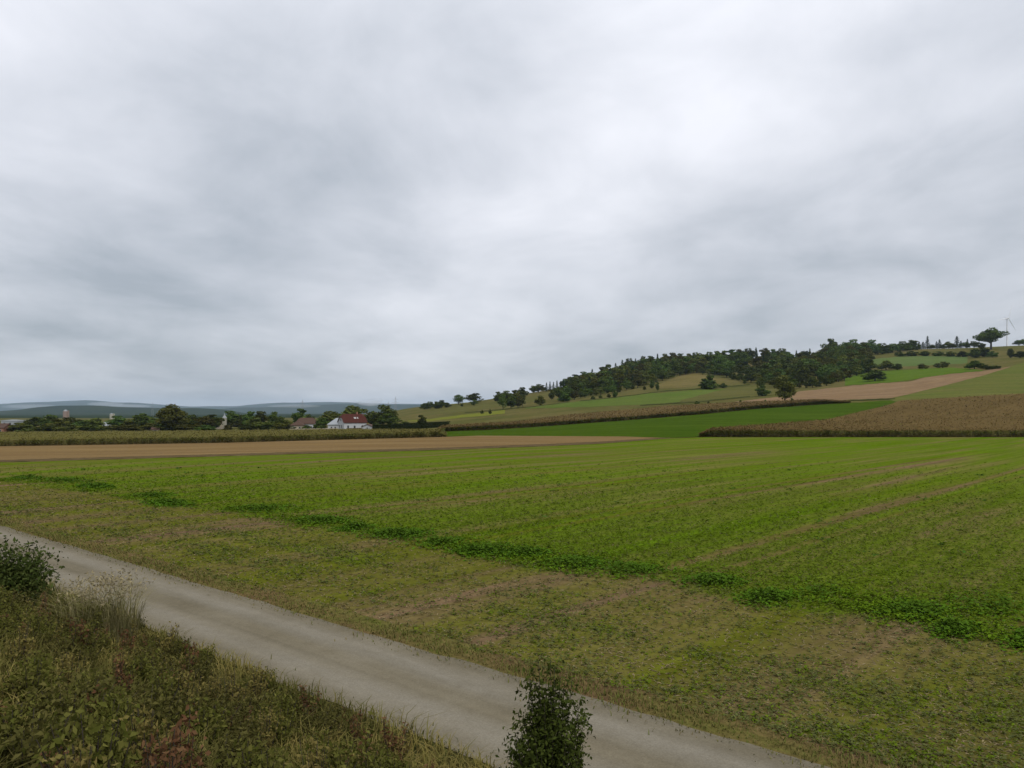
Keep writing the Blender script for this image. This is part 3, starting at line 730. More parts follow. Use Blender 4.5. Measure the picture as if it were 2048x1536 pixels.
for xp, top, base, w in [(1393, 802, 813, 13), (1417, 803, 812, 9), (1481, 800, 809, 7), (1531, 799, 807, 6), (1584, 795, 803, 6), (1490, 760, 767, 9), (1541, 757, 765, 10), (1552, 758, 765, 8)]:
    tree_px('bush', xp, top, w, 'small bush on the track between the slope fields', base=base, group='small slope bushes', cat='bush', name='bush')
tree_px('bush', 1750, 739, 48, 'dark spreading bush in the bright green meadow', base=762, cat='bush', name='bush')
slope_cluster([(1664, 727, 757, 26, 'bush'), (1680, 722, 752, 28, 'bush'), (1700, 726, 748, 28, 'bush'), (1718, 731, 746, 26, 'bush'), (1735, 733, 744, 20, 'bush')],
              'dark bush at the right end of the wood', 'bushes at wood end')
slope_cluster([(1772, 721, 740, 34, 'olivebush'), (1795, 727, 740, 18, 'bush'), (1845, 727, 738, 20, 'olivebush'), (1885, 723, 736, 26, 'olivebush')],
              'light green bush along the top of the bright meadow', 'light meadow bushes')
slope_cluster([(1949, 721, 738, 36, 'bush'), (1972, 729, 739, 24, 'bush'), (1990, 731, 738, 22, 'bush')],
              'dark bush at the upper tip of the slope stubble', 'bushes at stubble tip')
slope_cluster([(1800, 703, 713, 20, 'bush'), (1822, 702, 712, 26, 'bush'), (1850, 702, 712, 24, 'bush'), (1876, 703, 712, 26, 'bush'), (1900, 703, 713, 22, 'bush'), (1925, 702, 714, 24, 'bush'), (1950, 697, 716, 26, 'bush'), (1966, 694, 714, 30, 'bush'), (1985, 702, 715, 20, 'bush'), (2021, 697, 716, 12, 'tall'), (2040, 702, 716, 24, 'bush')],
              'dark hedgerow bush between the two ridge fields', 'ridge hedgerow bushes')
slope_cluster([(1662, 677, 712, 30, 'round'), (1688, 684, 712, 24, 'round'), (1705, 678, 711, 30, 'round'), (1728, 684, 711, 28, 'round'), (1742, 679, 710, 34, 'round'), (1765, 686, 708, 28, 'round'), (1785, 687, 705, 26, 'round'), (1806, 682, 702, 26, 'round'), (1822, 680, 700, 30, 'round')],
              'broadleaf tree on the ridge right of the wood', 'ridge broadleaf trees')
slope_cluster([(1655, 694, 712, 26, 'bush'), (1675, 692, 712, 28, 'bush'), (1697, 692, 711, 26, 'bush'), (1716, 690, 711, 26, 'bush'), (1735, 691, 710, 28, 'bush'), (1756, 690, 709, 26, 'bush'), (1776, 690, 706, 24, 'bush'), (1796, 688, 703, 26, 'bush'), (1815, 687, 701, 22, 'bush'), (1832, 687, 700, 18, 'bush'), (1864, 689, 698, 16, 'bush'), (1888, 688, 697, 16, 'bush'), (1905, 687, 697, 16, 'bush')],
              'low dense bush between the ridge trees right of the wood', 'ridge undergrowth')
for xp, top, base, w in [(1838, 682, 699, 12), (1855, 671, 698, 14), (1846, 683, 698, 12), (1879, 678, 697, 13), (1873, 682, 697, 10), (1914, 671, 696, 16), (1922, 681, 696, 12), (1935, 677, 695, 10)]:
    tree_px('spruce', xp, top, w, 'conifer standing on the right hand ridge', base=base, group='ridge conifers', name='spruce_tree')
slope_cluster([(1897, 683, 697, 18, 'olive'), (1932, 684, 696, 20, 'round'), (1948, 682, 696, 20, 'round'), (1963, 686, 696, 18, 'round'), (2038, 680, 691, 22, 'round'), (2052, 676, 691, 22, 'round')],
              'low broadleaf tree on the right hand ridge', 'low ridge trees')
tree_px('spread', 1982, 655, 68, 'large solitary spreading tree on the right hand ridge', base=699)

# the wood on the hill
SKYL = np.array([(1143, 752), (1160, 743), (1200, 732), (1222, 727), (1245, 718), (1290, 709), (1330, 704), (1400, 703), (1450, 701), (1495, 692), (1540, 694), (1580, 695), (1620, 690), (1660, 682), (1705, 680), (1750, 684)], float)
EDGEL = np.array([(1143, 800), (1180, 793), (1240, 784), (1290, 772), (1325, 762), (1360, 752), (1385, 747), (1440, 752), (1480, 764), (1520, 768), (1560, 776), (1600, 778), (1650, 772), (1700, 757), (1750, 742)], float)
nwood = 0
for row in range(9):
    xp = 1148 + random.random() * 8
    while xp < 1738:
        e = np.interp(xp, EDGEL[:, 0], EDGEL[:, 1]); dl = dist_at(xp, e) + 4
        ysk = np.interp(xp, SKYL[:, 0], SKYL[:, 1]); dr = 1165.0 if xp > 1230 else 1085
        t = row / 8.0; d = dl * (1 - t) + dr * t + random.uniform(-10, 10)
        x = (xp - HX) / F * d; z = float(ground(x, d)); ytop = ysk + random.uniform(-1.0, 4.5)
        h = random.uniform(11, 20) if row < 8 else (CAMZ - (ytop - HY) / F * d) - z
        if row == 0: h *= random.uniform(.35, .8)
        if row == 1: h *= random.uniform(.7, 1.0)
        vis_top = HY + (CAMZ - z - h) / d * F
        if vis_top < ysk: h -= (ysk - vis_top) * px_m(d) * 1.0
        h = float(np.clip(h, 4.5, 26))
        hole = 1456 < xp < 1506 and 1.0 < row < 5.0 and HY + (CAMZ - z) / d * F > 722
        if not hole and nwood < 330:
            sp = random.random() < (.28 if row >= 5 and 1320 < xp < 1460 or row >= 7 else .07)
            kd = 'spruce' if sp else random.choice(['round', 'round', 'olive', 'bush' if row < 3 else 'tall', 'round', 'olive'])
            tree(kd, x, d, z, h * (1.0 if sp else 1), (h * .46 if sp else random.uniform(.85, 1.25) * min(h, 16)), ('dark spruce ' if sp else 'broadleaf tree ') + ('at the lower edge' if row < 2 else 'in the middle' if row < 6 else 'on the crest') + ' of the hill wood, ' + ('left end' if xp < 1300 else 'above the tan hump' if xp < 1440 else 'right end'),
                 group='wood spruces' if sp else 'wood broadleaf trees', name='spruce_tree' if sp else 'woodland_tree')
            nwood += 1
        xp += random.uniform(12, 20) * (1.0 if row else .75)

# ------------------------------------------------------------------ buildings
M_white = plain('white_render', (.44, .45, .455), .10, 1.5)
M_silo = plain('pinkish_concrete', (.26, .19, .155), .1, .5)
M_cream = plain('cream_render', (.36, .34, .27), .1, 1.0)
M_beige = plain('beige_render', (.42, .36, .27), .10, 1.5)
M_brick = plain('terracotta_render', (.30, .15, .10), .12, 1.5)
M_redroof = plain('red_brown_tiles', (.068, .020, .013), .22, 4.0)
M_brownroof = plain('brown_tiles', (.085, .050, .035), .2, 4.0)
M_greyroof = plain('grey_sheet_roof', (.30, .32, .33), .06, 2.0, .5, 0, .4)
M_wood = plain('weathered_boards', (.13, .10, .055), .25, 6.0)
M_frame = plain('window_frame', (.40, .40, .39), .05)
M_glass = plain('window_glass', (.03, .035, .04), .1, 3.0, .08, 0, .5)
M_steel = plain('galvanised_steel', (.30, .31, .32), .1, 1.0, .5)
M_turb = plain('turbine_white', (.80, .80, .80), .03, .2, .5)

def roof_mesh(x0, x1, y0, y1, ze, zr, kind, over=.45, hipf=.6, inset=None):
    """solid roof: 'gable', 'hip' or 'halfhip'; ridge along x"""
    mb = MB(); X0, X1, Y0, Y1 = x0 - over, x1 + over, y0 - over, y1 + over; ym = (Y0 + Y1) / 2
    i = inset if inset is not None else (Y1 - Y0) / 2
    top = []
    if kind == 'hip':
        a, b = (X0 + i, ym, zr), (X1 - i, ym, zr)
        top = [[(X0, Y0, ze), (X1, Y0, ze), b, a], [(X1, Y1, ze), (X0, Y1, ze), a, b], [(X0, Y1, ze), (X0, Y0, ze), a], [(X1, Y0, ze), (X1, Y1, ze), b]]
        loop = [(X0, Y0, ze), (X1, Y0, ze), (X1, Y1, ze), (X0, Y1, ze)]
    elif kind == 'gable':
        a, b = (X0, ym, zr), (X1, ym, zr)
        top = [[(X0, Y0, ze), (X1, Y0, ze), b, a], [(X1, Y1, ze), (X0, Y1, ze), a, b]]
        loop = [(X0, Y0, ze), (X1, Y0, ze), b, (X1, Y1, ze), (X0, Y1, ze), a]
    else:
        zA = ze + (zr - ze) * hipf; yA = Y0 + (ym - Y0) * hipf; yB = Y1 - (Y1 - ym) * hipf; q = i * (1 - hipf)
        a, b = (X0 + q, ym, zr), (X1 - q, ym, zr)
        top = [[(X0, Y0, ze), (X1, Y0, ze), (X1, yA, zA), b, a, (X0, yA, zA)], [(X1, Y1, ze), (X0, Y1, ze), (X0, yB, zA), a, b, (X1, yB, zA)],
               [(X0, yB, zA), (X0, yA, zA), a], [(X1, yA, zA), (X1, yB, zA), b]]
        loop = [(X0, Y0, ze), (X1, Y0, ze), (X1, yA, zA), (X1, yB, zA), (X1, Y1, ze), (X0, Y1, ze), (X0, yB, zA), (X0, yA, zA)]
    th = .22
    for p in top: mb.poly(p); mb.poly([(x, y, z - th) for x, y, z in reversed(p)])
    for k in range(len(loop)):
        p, q2 = loop[k], loop[(k + 1) % len(loop)]
        mb.poly([p, (p[0], p[1], p[2] - th), (q2[0], q2[1], q2[2] - th), q2])
    return mb
def wall_mesh(x0, x1, y0, y1, z0, ze, zr, kind, hipf=.6, over=.45):
    mb = MB(); ym = (y0 + y1) / 2
    mb.poly([(x0, y0, z0), (x1, y0, z0), (x1, y0, ze), (x0, y0, ze)]); mb.poly([(x1, y1, z0), (x0, y1, z0), (x0, y1, ze), (x1, y1, ze)])
    for x, sgn in ((x0, -1), (x1, 1)):
        p = [(x, y1, z0), (x, y0, z0), (x, y0, ze)]
        sl = (zr - ze) / ((y1 - y0) / 2 + over); g = .25
        if kind == 'gable': p += [(x, ym, ze + sl * (y1 - y0) / 2)]
        elif kind == 'halfhip':
            zA = ze + (zr - ze) * hipf - g; dy = (zA - ze) / sl; p += [(x, y0 + dy, zA), (x, y1 - dy, zA)]
        p += [(x, y1, ze)]
        mb.poly(p if sgn < 0 else p[::-1])
    return mb
def window(parent, x, y, z, w, h, side='front'):
    """frame proud of the wall, pane set into it"""
    f = MB(); g = MB(); t = .12
    def bx(m, a0, a1, b0, b1, dep0, dep1):
        if side == 'front': m.box(a0, a1, y - dep1, y - dep0, b0, b1)
        elif side == 'left': m.box(x - dep1, x - dep0, a0, a1, b0, b1)
    c = x if side == 'front' else y
    bx(f, c - w / 2 - t, c + w / 2 + t, z - t, z, .0, .08); bx(f, c - w / 2 - t, c + w / 2 + t, z + h, z + h + t, .0, .08)
    bx(f, c - w / 2 - t, c - w / 2, z, z + h, .0, .08); bx(f, c + w / 2, c + w / 2 + t, z, z + h, .0, .08)
    o = f.build('window', M_frame, parent)
    bx(g, c - w / 2, c + w / 2, z, z + h, .005, .03); g.build('pane', M_glass, o)
def house(name, xp, d, label, size, ze, zr, kind, wall, roof, rz=0.0, wins=(), dz=0.0, cat='house', inset=None, chimney=None, ybase=None):
    x, dd, z = spot(xp, None, d)
    t = empty(name, (x, dd, z + dz), rz); w, l = size
    wall_mesh(0, w, 0, l, -1.5, ze, zr, kind).build('wall', wall, t)
    r = roof_mesh(0, w, 0, l, ze, zr, kind, inset=inset).build('roof', roof, t)
    if chimney: m = MB(); m.box(chimney[0] - .35, chimney[0] + .35, l / 2 - .3, l / 2 + .3, zr - .8, zr + .9); m.build('chimney', M_brick, r)
    for wd in wins: window(t, *wd)
    tag(t, label, cat); return t, r
# the red-roofed farmhouse: near corner towards the camera
t, r = house('farmhouse', 688, 428, 'white farmhouse with big red-brown half-hipped roof beside the maize', (13.0, 9.0), 4.4, 9.1, 'halfhip', M_white, M_redroof, R(33),
             [(2.3, 0, 1.3, .9, 1.5), (6.0, 0, 1.3, 1.0, 1.4), (10.5, 0, 1.5, 1.0, 1.3), (0, 3.4, 1.5, 1.1, 1.5, 'left'), (0, 6.4, 1.5, .9, 1.4, 'left'), (0, 4.5, 5.2, 1.0, 1.1, 'left')], inset=4.0, chimney=(9.2,))
for sx, sw in ((6.4, 1.3), (8.2, .7)):
    m = MB(); sl = (9.1 - 4.4) / 4.95; yy = 1.7; zz = 4.4 + sl * (yy + .45)
    m.poly([(sx, yy, zz + .12), (sx + sw, yy, zz + .12), (sx + sw, yy + .8, zz + .12 + sl * .8), (sx, yy + .8, zz + .12 + sl * .8)])
    m.poly([(sx, yy, zz - .1), (sx + sw, yy, zz - .1), (sx + sw, yy, zz + .12), (sx, yy, zz + .12)])
    m.build('skylight', M_frame, r)
house('annex', 655.5, 434, 'low annex with pale grey hipped sheet roof left of the farmhouse', (9.5, 8.0), 3.5, 7.0, 'hip', M_white, M_greyroof, R(4), [(2.0, 0, 1.1, .7, 1.1), (4.0, 0, 1.1, .7, 1.1)], inset=4.4)
t, r = house('garage', 724.5, 418, 'small white gabled garage in front of the red-roofed farmhouse', (9.0, 5.2), 2.1, 3.4, 'gable', M_white, M_brownroof, R(90), [], cat='garage')
t.location.x += 5.2
window(t, 0, 2.6, 1.1, .8, .5, 'left')
house('village_house', 581, 446, 'beige village house with brown hipped roof left of the white one', (7.0, 7.0), 3.2, 5.8, 'hip', M_beige, M_brownroof, R(8), [(2.0, 0, 1.2, .8, 1.1), (5, 0, 1.2, .8, 1.1)])
house('village_house', 595, 455, 'white village house with steep brown roof among garden shrubs', (9.5, 8.0), 4.0, 7.4, 'halfhip', M_white, M_brownroof, R(10), [(2.0, 0, 1.3, .8, 1.2), (5, 0, 1.3, .8, 1.2), (7.6, 0, 1.3, .8, 1.2)])
house('village_house', -22, 440, 'terracotta house with dark roof at the left picture edge', (8.0, 9.0), 3.2, 5.6, 'gable', M_brick, M_brownroof, R(0), [(6.2, 0, 1.1, .8, 1.1)])
house('industrial_hall', 2, 700, 'long pale flat-roofed hall far left above the trees', (15.0, 12.0), 5.0, 5.6, 'hip', M_greyroof, M_greyroof, 0, [(3, 0, 2, 1.5, 1.0), (8, 0, 2, 1.5, 1.0)], cat='hall')
house('village_house', 303, 433, 'cream cottage half hidden below the tallest village tree', (3.6, 4.0), 1.8, 3.0, 'gable', M_beige, M_brownroof, R(15), [(1.8, 0, .6, .7, .8)])
for xp, dd, w, hgt, lb in [(199, 640, 6, 4.2, 'white house far behind the gap in the village trees'), (212, 600, 5, 3.2, 'low white house right of the gap in the village trees'),
                           (700, 1380, 7, 4.5, 'leftmost white house of the far hamlet behind the farmhouse'), (710, 1450, 9, 5, 'second white house of the far hamlet from the left'), (721, 1400, 7, 4.5, 'third white house of the far hamlet from the left'), (733, 1420, 8, 5, 'fourth white house of the far hamlet from the left'), (746, 1400, 6, 4.5, 'rightmost white house of the far hamlet')]:
    house('far_house', xp, dd, lb, (w, w * .8), hgt * .6, hgt, 'gable', M_white, M_brownroof if dd > 1000 else M_greyroof, R(12), [(w * .5, 0, 1.2, 1, 1.2)], dz=0.0)
# chapel
x, d, z = spot(449, None, 540); t = empty('chapel', (x, d, z))
m = MB(); m.box(-1.1, 1.1, -1.1, 1.1, -1, 7.6); m.build('tower', M_cream, t)
m = MB(); b = [(-1.3, -1.3, 7.6), (1.3, -1.3, 7.6), (1.3, 1.3, 7.6), (-1.3, 1.3, 7.6)]; c = [(-.45, -.45, 9.0), (.45, -.45, 9.0), (.45, .45, 9.0), (-.45, .45, 9.0)]
for k in range(4): m.poly([b[k], b[(k + 1) % 4], c[(k + 1) % 4], c[k]]); m.poly([c[k], c[(k + 1) % 4], (0, 0, 11.0)])
m.poly(b[::-1]); m.build('spire', M_greyroof, t)
wall_mesh(-5.5, -1.15, -2, 2, -1, 4.2, 6.2, 'gable').build('nave', M_beige, t); roof_mesh(-5.5, -1.25, -2, 2, 4.2, 6.2, 'gable', .2).build('nave_roof', M_brownroof, t)
m = MB(); m.box(-.35, .35, -1.14, -1.1, 5.6, 6.8); m.build('louvre', M_glass, t)
tag(t, 'small white chapel with pointed pale spire between the village trees', 'chapel')
# silos
for xp, dd, w, top, mt, lb in [(131, 1500, 9.0, 819, M_silo, 'pinkish beige tower silo before the wooded hill'), (223, 1450, 6.5, 826, M_cream, 'pale tower silo right of the pinkish one')]:
    x, d, z = spot(xp, None, dd); H = CAMZ - (top - HY) / F * d - z; t = empty('silo', (x, d, z))
    m = MB(); m.tube((0, 0, -1), (0, 0, H * .82), w / 2, w / 2, 20); m.build('drum', mt, t)
    m = MB(); m.tube((0, 0, H * .82), (0, 0, H * .93), w / 2 * 1.04, w * .22, 20); m.tube((0, 0, H * .93), (0, 0, H), w * .2, w * .16, 12); m.build('cap', M_steel, t)
    m = MB(); m.box(w * .5, w * .5 + 2.2, -1, 1, -1, H * .9); m.build('elevator', mt, t)
    tag(t, lb, 'silo')
# garden wall, board fence, clipped hedge
def run_box(name, xa, xb, d0, d1, h, th, mat, label, cat, parts=1, pname='section'):
    xa_, _, za = spot(xa, None, d0); xb_, _, zb = spot(xb, None, d1); ln = math.hypot(xb_ - xa_, d1 - d0)
    t = empty(name, (xa_, d0, za), math.atan2(d1 - d0, xb_ - xa_))
    for k in range(parts):
        m = MB(); a = ln * k / parts + (.02 if parts > 1 else 0); b = ln * (k + 1) / parts - (.02 if parts > 1 else 0)
        z0 = (zb - za) * k / parts; m.box(a, b, -th / 2, th / 2, z0 - .8, z0 + h * (1 + .03 * random.uniform(-1, 1))); m.build(pname, mat, t)
    return tag(t, label, cat)
run_box('garden_wall', 578, 676, 424, 424, 1.5, .25, M_beige, 'low beige garden wall before the annex and village houses', 'wall', 8)
run_box('board_fence', 693, 724, 415, 414, 1.5, .12, M_wood, 'olive brown board fence left of the white garage', 'fence', 10, 'panel')
xa_, d0, za = spot(746, None, 416); xb_, d1, zb = spot(899, None, 404); ln = math.hypot(xb_ - xa_, d1 - d0)
nn = 9000; q = rng.random(nn) * ln; hh = 2.6
face = rng.random(nn)
yy = np.where(face < .55, -.7, np.where(face < .85, rng.random(nn) * 1.4 - .7, .7)) + rng.normal(size=nn) * .06; zz = np.where((face >= .55) & (face < .85), hh, rng.random(nn) * hh) + rng.normal(size=nn) * .07
P = np.stack([q, yy, zz + q / ln * (zb - za)], 1); O = np.stack([0 * q, np.where(face < .55, -1, np.where(face < .85, 0, 1)), np.where((face >= .55) & (face < .85), 1, 0)], 1).astype(float)
V, Fc = leaf_quads(P, .22, O, .6)
t = empty('clipped_hedge', (xa_, d0, za), math.atan2(d1 - d0, xb_ - xa_)); obj('foliage', mesh_np('foliage', V, Fc, M_hedge), t)
m = MB(); m.box(0, ln, -.6, .6, -.5, hh - .15); m.build('inner_branches', M_hedge, t)
tag(t, 'long dark clipped hedge right of the farmhouse garden', 'hedge')

# ------------------------------------------------------------------ pylons and wind turbine, far away
def pylon(xp, d, top, label):
    x, dd, z = spot(xp, None, d) if d < 1700 else ((xp - HX) / F * d, d, float(ground((xp - HX) / F * d, d)))
    H = CAMZ - (top - HY) / F * dd - z; t = empty('power_pylon', (x, dd, z), R(25)); w = H * .085; r = .16
    m = MB()
    for sx in (-1, 1):
        for sy in (-1, 1): m.tube((sx * w, sy * w, -1), (sx * .4, sy * .4, H), r, r * .8, 4)
    lv = np.linspace(0, .92, 8)
    for a, b in zip(lv[:-1], lv[1:]):
        wa, wb = w + (.4 - w) * a, w + (.4 - w) * b
        for s1 in (-1, 1):
            m.tube((-wa, s1 * wa, H * a), (wb, s1 * wb, H * b), r * .6, r * .6, 3); m.tube((wa, s1 * wa, H * a), (-wb, s1 * wb, H * b), r * .6, r * .6, 3)
            m.tube((s1 * wa, -wa, H * a), (s1 * wb, wb, H * b), r * .6, r * .6, 3)
    m.build('mast', M_steel, t)
    for f, l in ((.66, .22), (.82, .15)):
        m = MB()
        for sx in (-1, 1):
            m.tube((0, -.5, H * f), (sx * H * l, 0, H * f), r, r * .6, 4); m.tube((0, .5, H * f), (sx * H * l, 0, H * f), r, r * .6, 4); m.tube((0, 0, H * (f + .05)), (sx * H * l, 0, H * f), r, r * .6, 4)
        m.build('crossarm', M_steel, t)
    tag(t, label, 'pylon')
pylon(605, 2400, 799, 'lattice power pylon above the slender ragged village tree')
pylon(777, 3100, 803, 'smaller power pylon right of the farmhouse, left of its taller neighbour')
pylon(791, 2600, 793, 'tall power pylon right of the farmhouse against the blue hills')
pylon(305, 3000, 804, 'power pylon left of the tallest village tree')
pylon(1007, 2500, 783, 'power pylon showing behind the lower slope skyline')
x, d = (2014 - HX) / F * 2200, 2200.0; z = float(ground(x, d)); Hh = CAMZ - (637 - HY) / F * d - z
t = empty('wind_turbine', (x, d, z), R(20))
m = MB(); m.tube((0, 0, -2), (0, 0, Hh), 2.3, 1.3, 14); m.build('tower', M_turb, t)
m = MB(); m.box(-1.9, 1.9, -3.5, 6, Hh - 1.6, Hh + 2.2); m.build('nacelle', M_turb, t)
m = MB(); m.tube((0, -3.5, Hh + .3), (0, -6.2, Hh + .3), 1.7, .5, 12); m.build('hub', M_turb, t)
for k in range(3):
    a = R(20 + 120 * k); m = MB(); pr = []
    for rr_, cw in ((1.0, 1.0), (7, 1.9), (20, 1.4), (34, .8), (43, .25)):
        ca, sa = math.cos(a), math.sin(a); c0 = Vector((sa * rr_, -5, Hh + .3 + ca * rr_)); tv = Vector((ca, .25, -sa)) * cw; th_ = Vector((0, .35 * cw, 0))
        pr.append([c0 - tv * .4, c0 - th_, c0 + tv, c0 + th_])
    for p, q2 in zip(pr[:-1], pr[1:]):
        for i in range(4): m.poly([p[i], p[(i + 1) % 4], q2[(i + 1) % 4], q2[i]])
    m.poly(pr[-1]); m.build('blade', M_turb, t)
tag(t, 'faint white wind turbine behind the right hand ridge', 'wind turbine')

# ------------------------------------------------------------------ crop plants, weeds and verge grass close to the lane
def frustum(n, L0, L1, umin=-.74, umax=.74, dmax=75, p=1.6):
    """points on the field, denser close to the lane"""
    u = umin + (umax - umin) * rng.random(n); k = NY + NX * u
    da = L0 / k; db = np.minimum(L1 / k, dmax); ok = db > da; u, da, db = u[ok], da[ok], db[ok]
    t = rng.random(len(u)); e = 1 - p
    d = (da ** e + (db ** e - da ** e) * t) ** (1 / e)
    x = u * d; return x, d, ground(x, d)
def sprigs(x, y, z, size, hgt, C, k):
    """k leaves round each plant"""
    out = []
    for i in range(k):
        n = len(x); P = np.stack([x + rng.normal(size=n) * size * .7, y + rng.normal(size=n) * size * .7, z + hgt * (.25 + .75 * rng.random(n))], 1)
        v, f = leaf_quads(P, size * (.6 + .8 * rng.random(n)), np.tile([0, 0, 1.0], (n, 1)), .72, .55)
        out.append((v, f, np.repeat(C * (.84 + .32 * rng.random((n, 1))), 4, 0)))
    return out
x, y, z = frustum(150000, 14.3, 110, p=1.5, dmax=110); c, head = cover(x, y)
ok = rng.random(len(x)) < np.clip((c - .22) * 1.9, .05, 1) * (1 - sstep(28, 105, y)); x, y, z, c, head = x[ok], y[ok], z[ok], c[ok], head[ok]
cc = np.where((rng.random(len(x)) < .15 + .55 * head)[:, None], np.array([.105, .116, .036]), np.array([.102, .148, .010]))
sz = .024 + .0007 * y
tag(obj('young_crop', mesh_np('young_crop', *(lambda q: (q[0], q[1], M_plant, False, q[2]))(join(sprigs(x, y, z, sz, .06 + .09 * c, cc, 3))))), 'young green crop plants covering the big near field', 'crop', kind='stuff')
# straw and dead stalks lying on the headland
x, y, z = frustum(26000, 14.3, 60, p=1.7); ok = rng.random(len(x)) < .35 + .6 * cover(x, y)[1]; x, y, z = x[ok], y[ok], z[ok]
P = np.stack([x, y, z + .02], 1); v, f = leaf_quads(P, .05 + .0015 * y, np.tile([0, 0, 1.0], (len(x), 1)), .75, .22)
tag(obj('straw_litter', mesh_np('straw_litter', v, f, M_plant, False, np.repeat(np.array([.21, .165, .085]) * (.6 + .7 * rng.random((len(x), 1))), 4, 0))), 'pale straw lying between the young crop near the lane', 'straw', kind='stuff')
# the band of rank dark weeds parallel to the lane
out = []
for xp, wp, Lc, wd, dens in [(60, 60, 26.6, .9, 260), (190, 70, 26.4, .8, 420), (130, 120, 27.2, 1.3, 260), (345, 90, 24.6, .7, 620), (300, 60, 25.6, 1.0, 240), (520, 90, 26.4, 1.4, 330), (640, 80, 25.6, 1.0, 520), (720, 40, 25.6, .7, 380), (790, 80, 25.2, 1.0, 720), (880, 60, 25.0, 1.0, 260),
                             (960, 60, 24.6, .7, 560), (1050, 50, 25.4, .7, 560), (1000, 110, 25.4, 1.1, 260), (1140, 80, 24.8, 1.0, 420), (1250, 90, 25.0, 1.0, 300), (1420, 70, 25.4, .8, 420), (1530, 60, 24.4, .8, 330), (1640, 60, 26.4, .9, 70), (1830, 80, 25.8, .9, 420), (1910, 50, 24.4, .7, 300), (1990, 110, 28.4, 1.4, 200), (2070, 50, 24.8, .8, 330), (2200, 120, 25.5, 1.0, 500)]:
    uc = (xp - HX) / F; dc = Lc / (NY + NX * uc); s_ = uc * dc * SX + dc * SY; ln_ = wp * dc / F * .85
    n = int(dens * 1.1); L = Lc + (rng.random() - .5) * 1.2 + rng.normal(size=n) * wd * .75; s = s_ + rng.normal(size=n) * ln_ * .5
    x, y = ls(L, s); g = np.exp(-((s - s_) / ln_) ** 2 - ((L - Lc) / wd) ** 2 * .5); hh = (.06 + .30 * rng.random(n)) * g
    cw = np.array([.085, .175, .012]) * (1 - g[:, None]) + np.array([.064, .116, .012]) * g[:, None]
    out += sprigs(x, y, ground(x, y), .050 + .0007 * y, hh + .06, cw, 3)
x, y, z = frustum(22000, 23.2, 29.5, p=1.5); L, s = to_ls(x, y)
ok = rng.random(len(x)) < np.exp(-((L - 25.6) / 1.9) ** 2) * sstep(.46, .68, fbm(s / 3.5, L / 2.0, 81, 3)); x, y, z = x[ok], y[ok], z[ok]
out += sprigs(x, y, z, .040 + .0007 * y, .10 + .10 * rng.random(len(x)), np.tile([.100, .165, .010], (len(x), 1)), 3)
V, Fc, C = join(out)
tag(obj('rank_weeds', mesh_np('rank_weeds', V, Fc, M_plant, False, C)), 'band of dense dark green weeds crossing the near field', 'weeds', kind='stuff')
# scattered single dark weeds further out
x, y, z = frustum(45, 34, 88, p=1.1, dmax=88)
V, Fc, C = join([p for i in range(4) for p in sprigs(x + rng.normal(size=len(x)) * .3, y + rng.normal(size=len(x)) * .3, z, .07 + .0008 * y, .18, np.tile([.055, .11, .014], (len(x), 1)), 3)])
tag(obj('scattered_weeds', mesh_np('scattered_weeds', V, Fc, M_plant, False, C)), 'scattered dark weeds dotted over the far part of the near field', 'weeds', kind='stuff')
# verge grass along both lane edges
out = []
for Lc, sd, n in ((13.95, .38, 26000), (9.35, .30, 16000)):
    s = -8 + 75 * rng.random(n) ** 1.4; L = Lc + rng.normal(size=n) * sd; x, y = ls(L, s); ok = y > 3; x, y, s = x[ok], y[ok], s[ok]
    P = np.stack([x, y, ground(x, y)], 1); hh = (.04 + .11 * rng.random(len(x))) * (.6 + .8 * vnoise(s / 1.3, s * 0, 41))
    cA, cB = ((.20, .15, .06), (.095, .125, .022)) if Lc > 12 else ((.09, .085, .025), (.06, .085, .018))
    out.append(blades(P, hh, .012 + .0006 * y, .7, cA, cB))
V, Fc, C = join(out)
tag(obj('verge_grass', mesh_np('verge_grass', V, Fc, M_plant, False, C)), 'short grass fringing both edges of the lane', 'grass', kind='stuff')

# ------------------------------------------------------------------ vegetation on the embankment
n = 210000; L = 1.3 + 8.4 * rng.random(n); s = -3 + 70 * rng.random(n) ** 1.7; x, y = ls(L, s)
z = ground(x, y); vx = HX + x / np.maximum(y, .5) * F; vy = HY + (CAMZ - z) / np.maximum(y, .5) * F
ok = (y > 3) & (vx > -160) & (vx < 1400) & (vy < 2100) & (rng.random(n) < .35 + .65 * fbm(x / 1.2, y / 1.2, 51)); x, y, z = x[ok], y[ok], z[ok]
P = np.stack([x, y, z], 1); tn = fbm(x / 1.6, y / 1.6, 52)[:, None]
V, Fc, C = blades(P, (.16 + .36 * rng.random(len(x))) * (.5 + fbm(x / .9, y / .9, 53)), .010 + .0007 * y, .8, (.090, .094, .022), (.175, .145, .048))
C = C * np.repeat(np.where(tn > .56, 1.25, .85) * np.array([[1.0, 1, 1]]), 6, 0) + np.repeat(np.clip(tn - .54, 0, 1) * np.array([[.30, .16, .05]]), 6, 0)
tag(obj('embankment_grass', mesh_np('embankment_grass', V, Fc, M_plant, False, C)), 'rough mixed grass on the railway embankment', 'grass', kind='stuff')

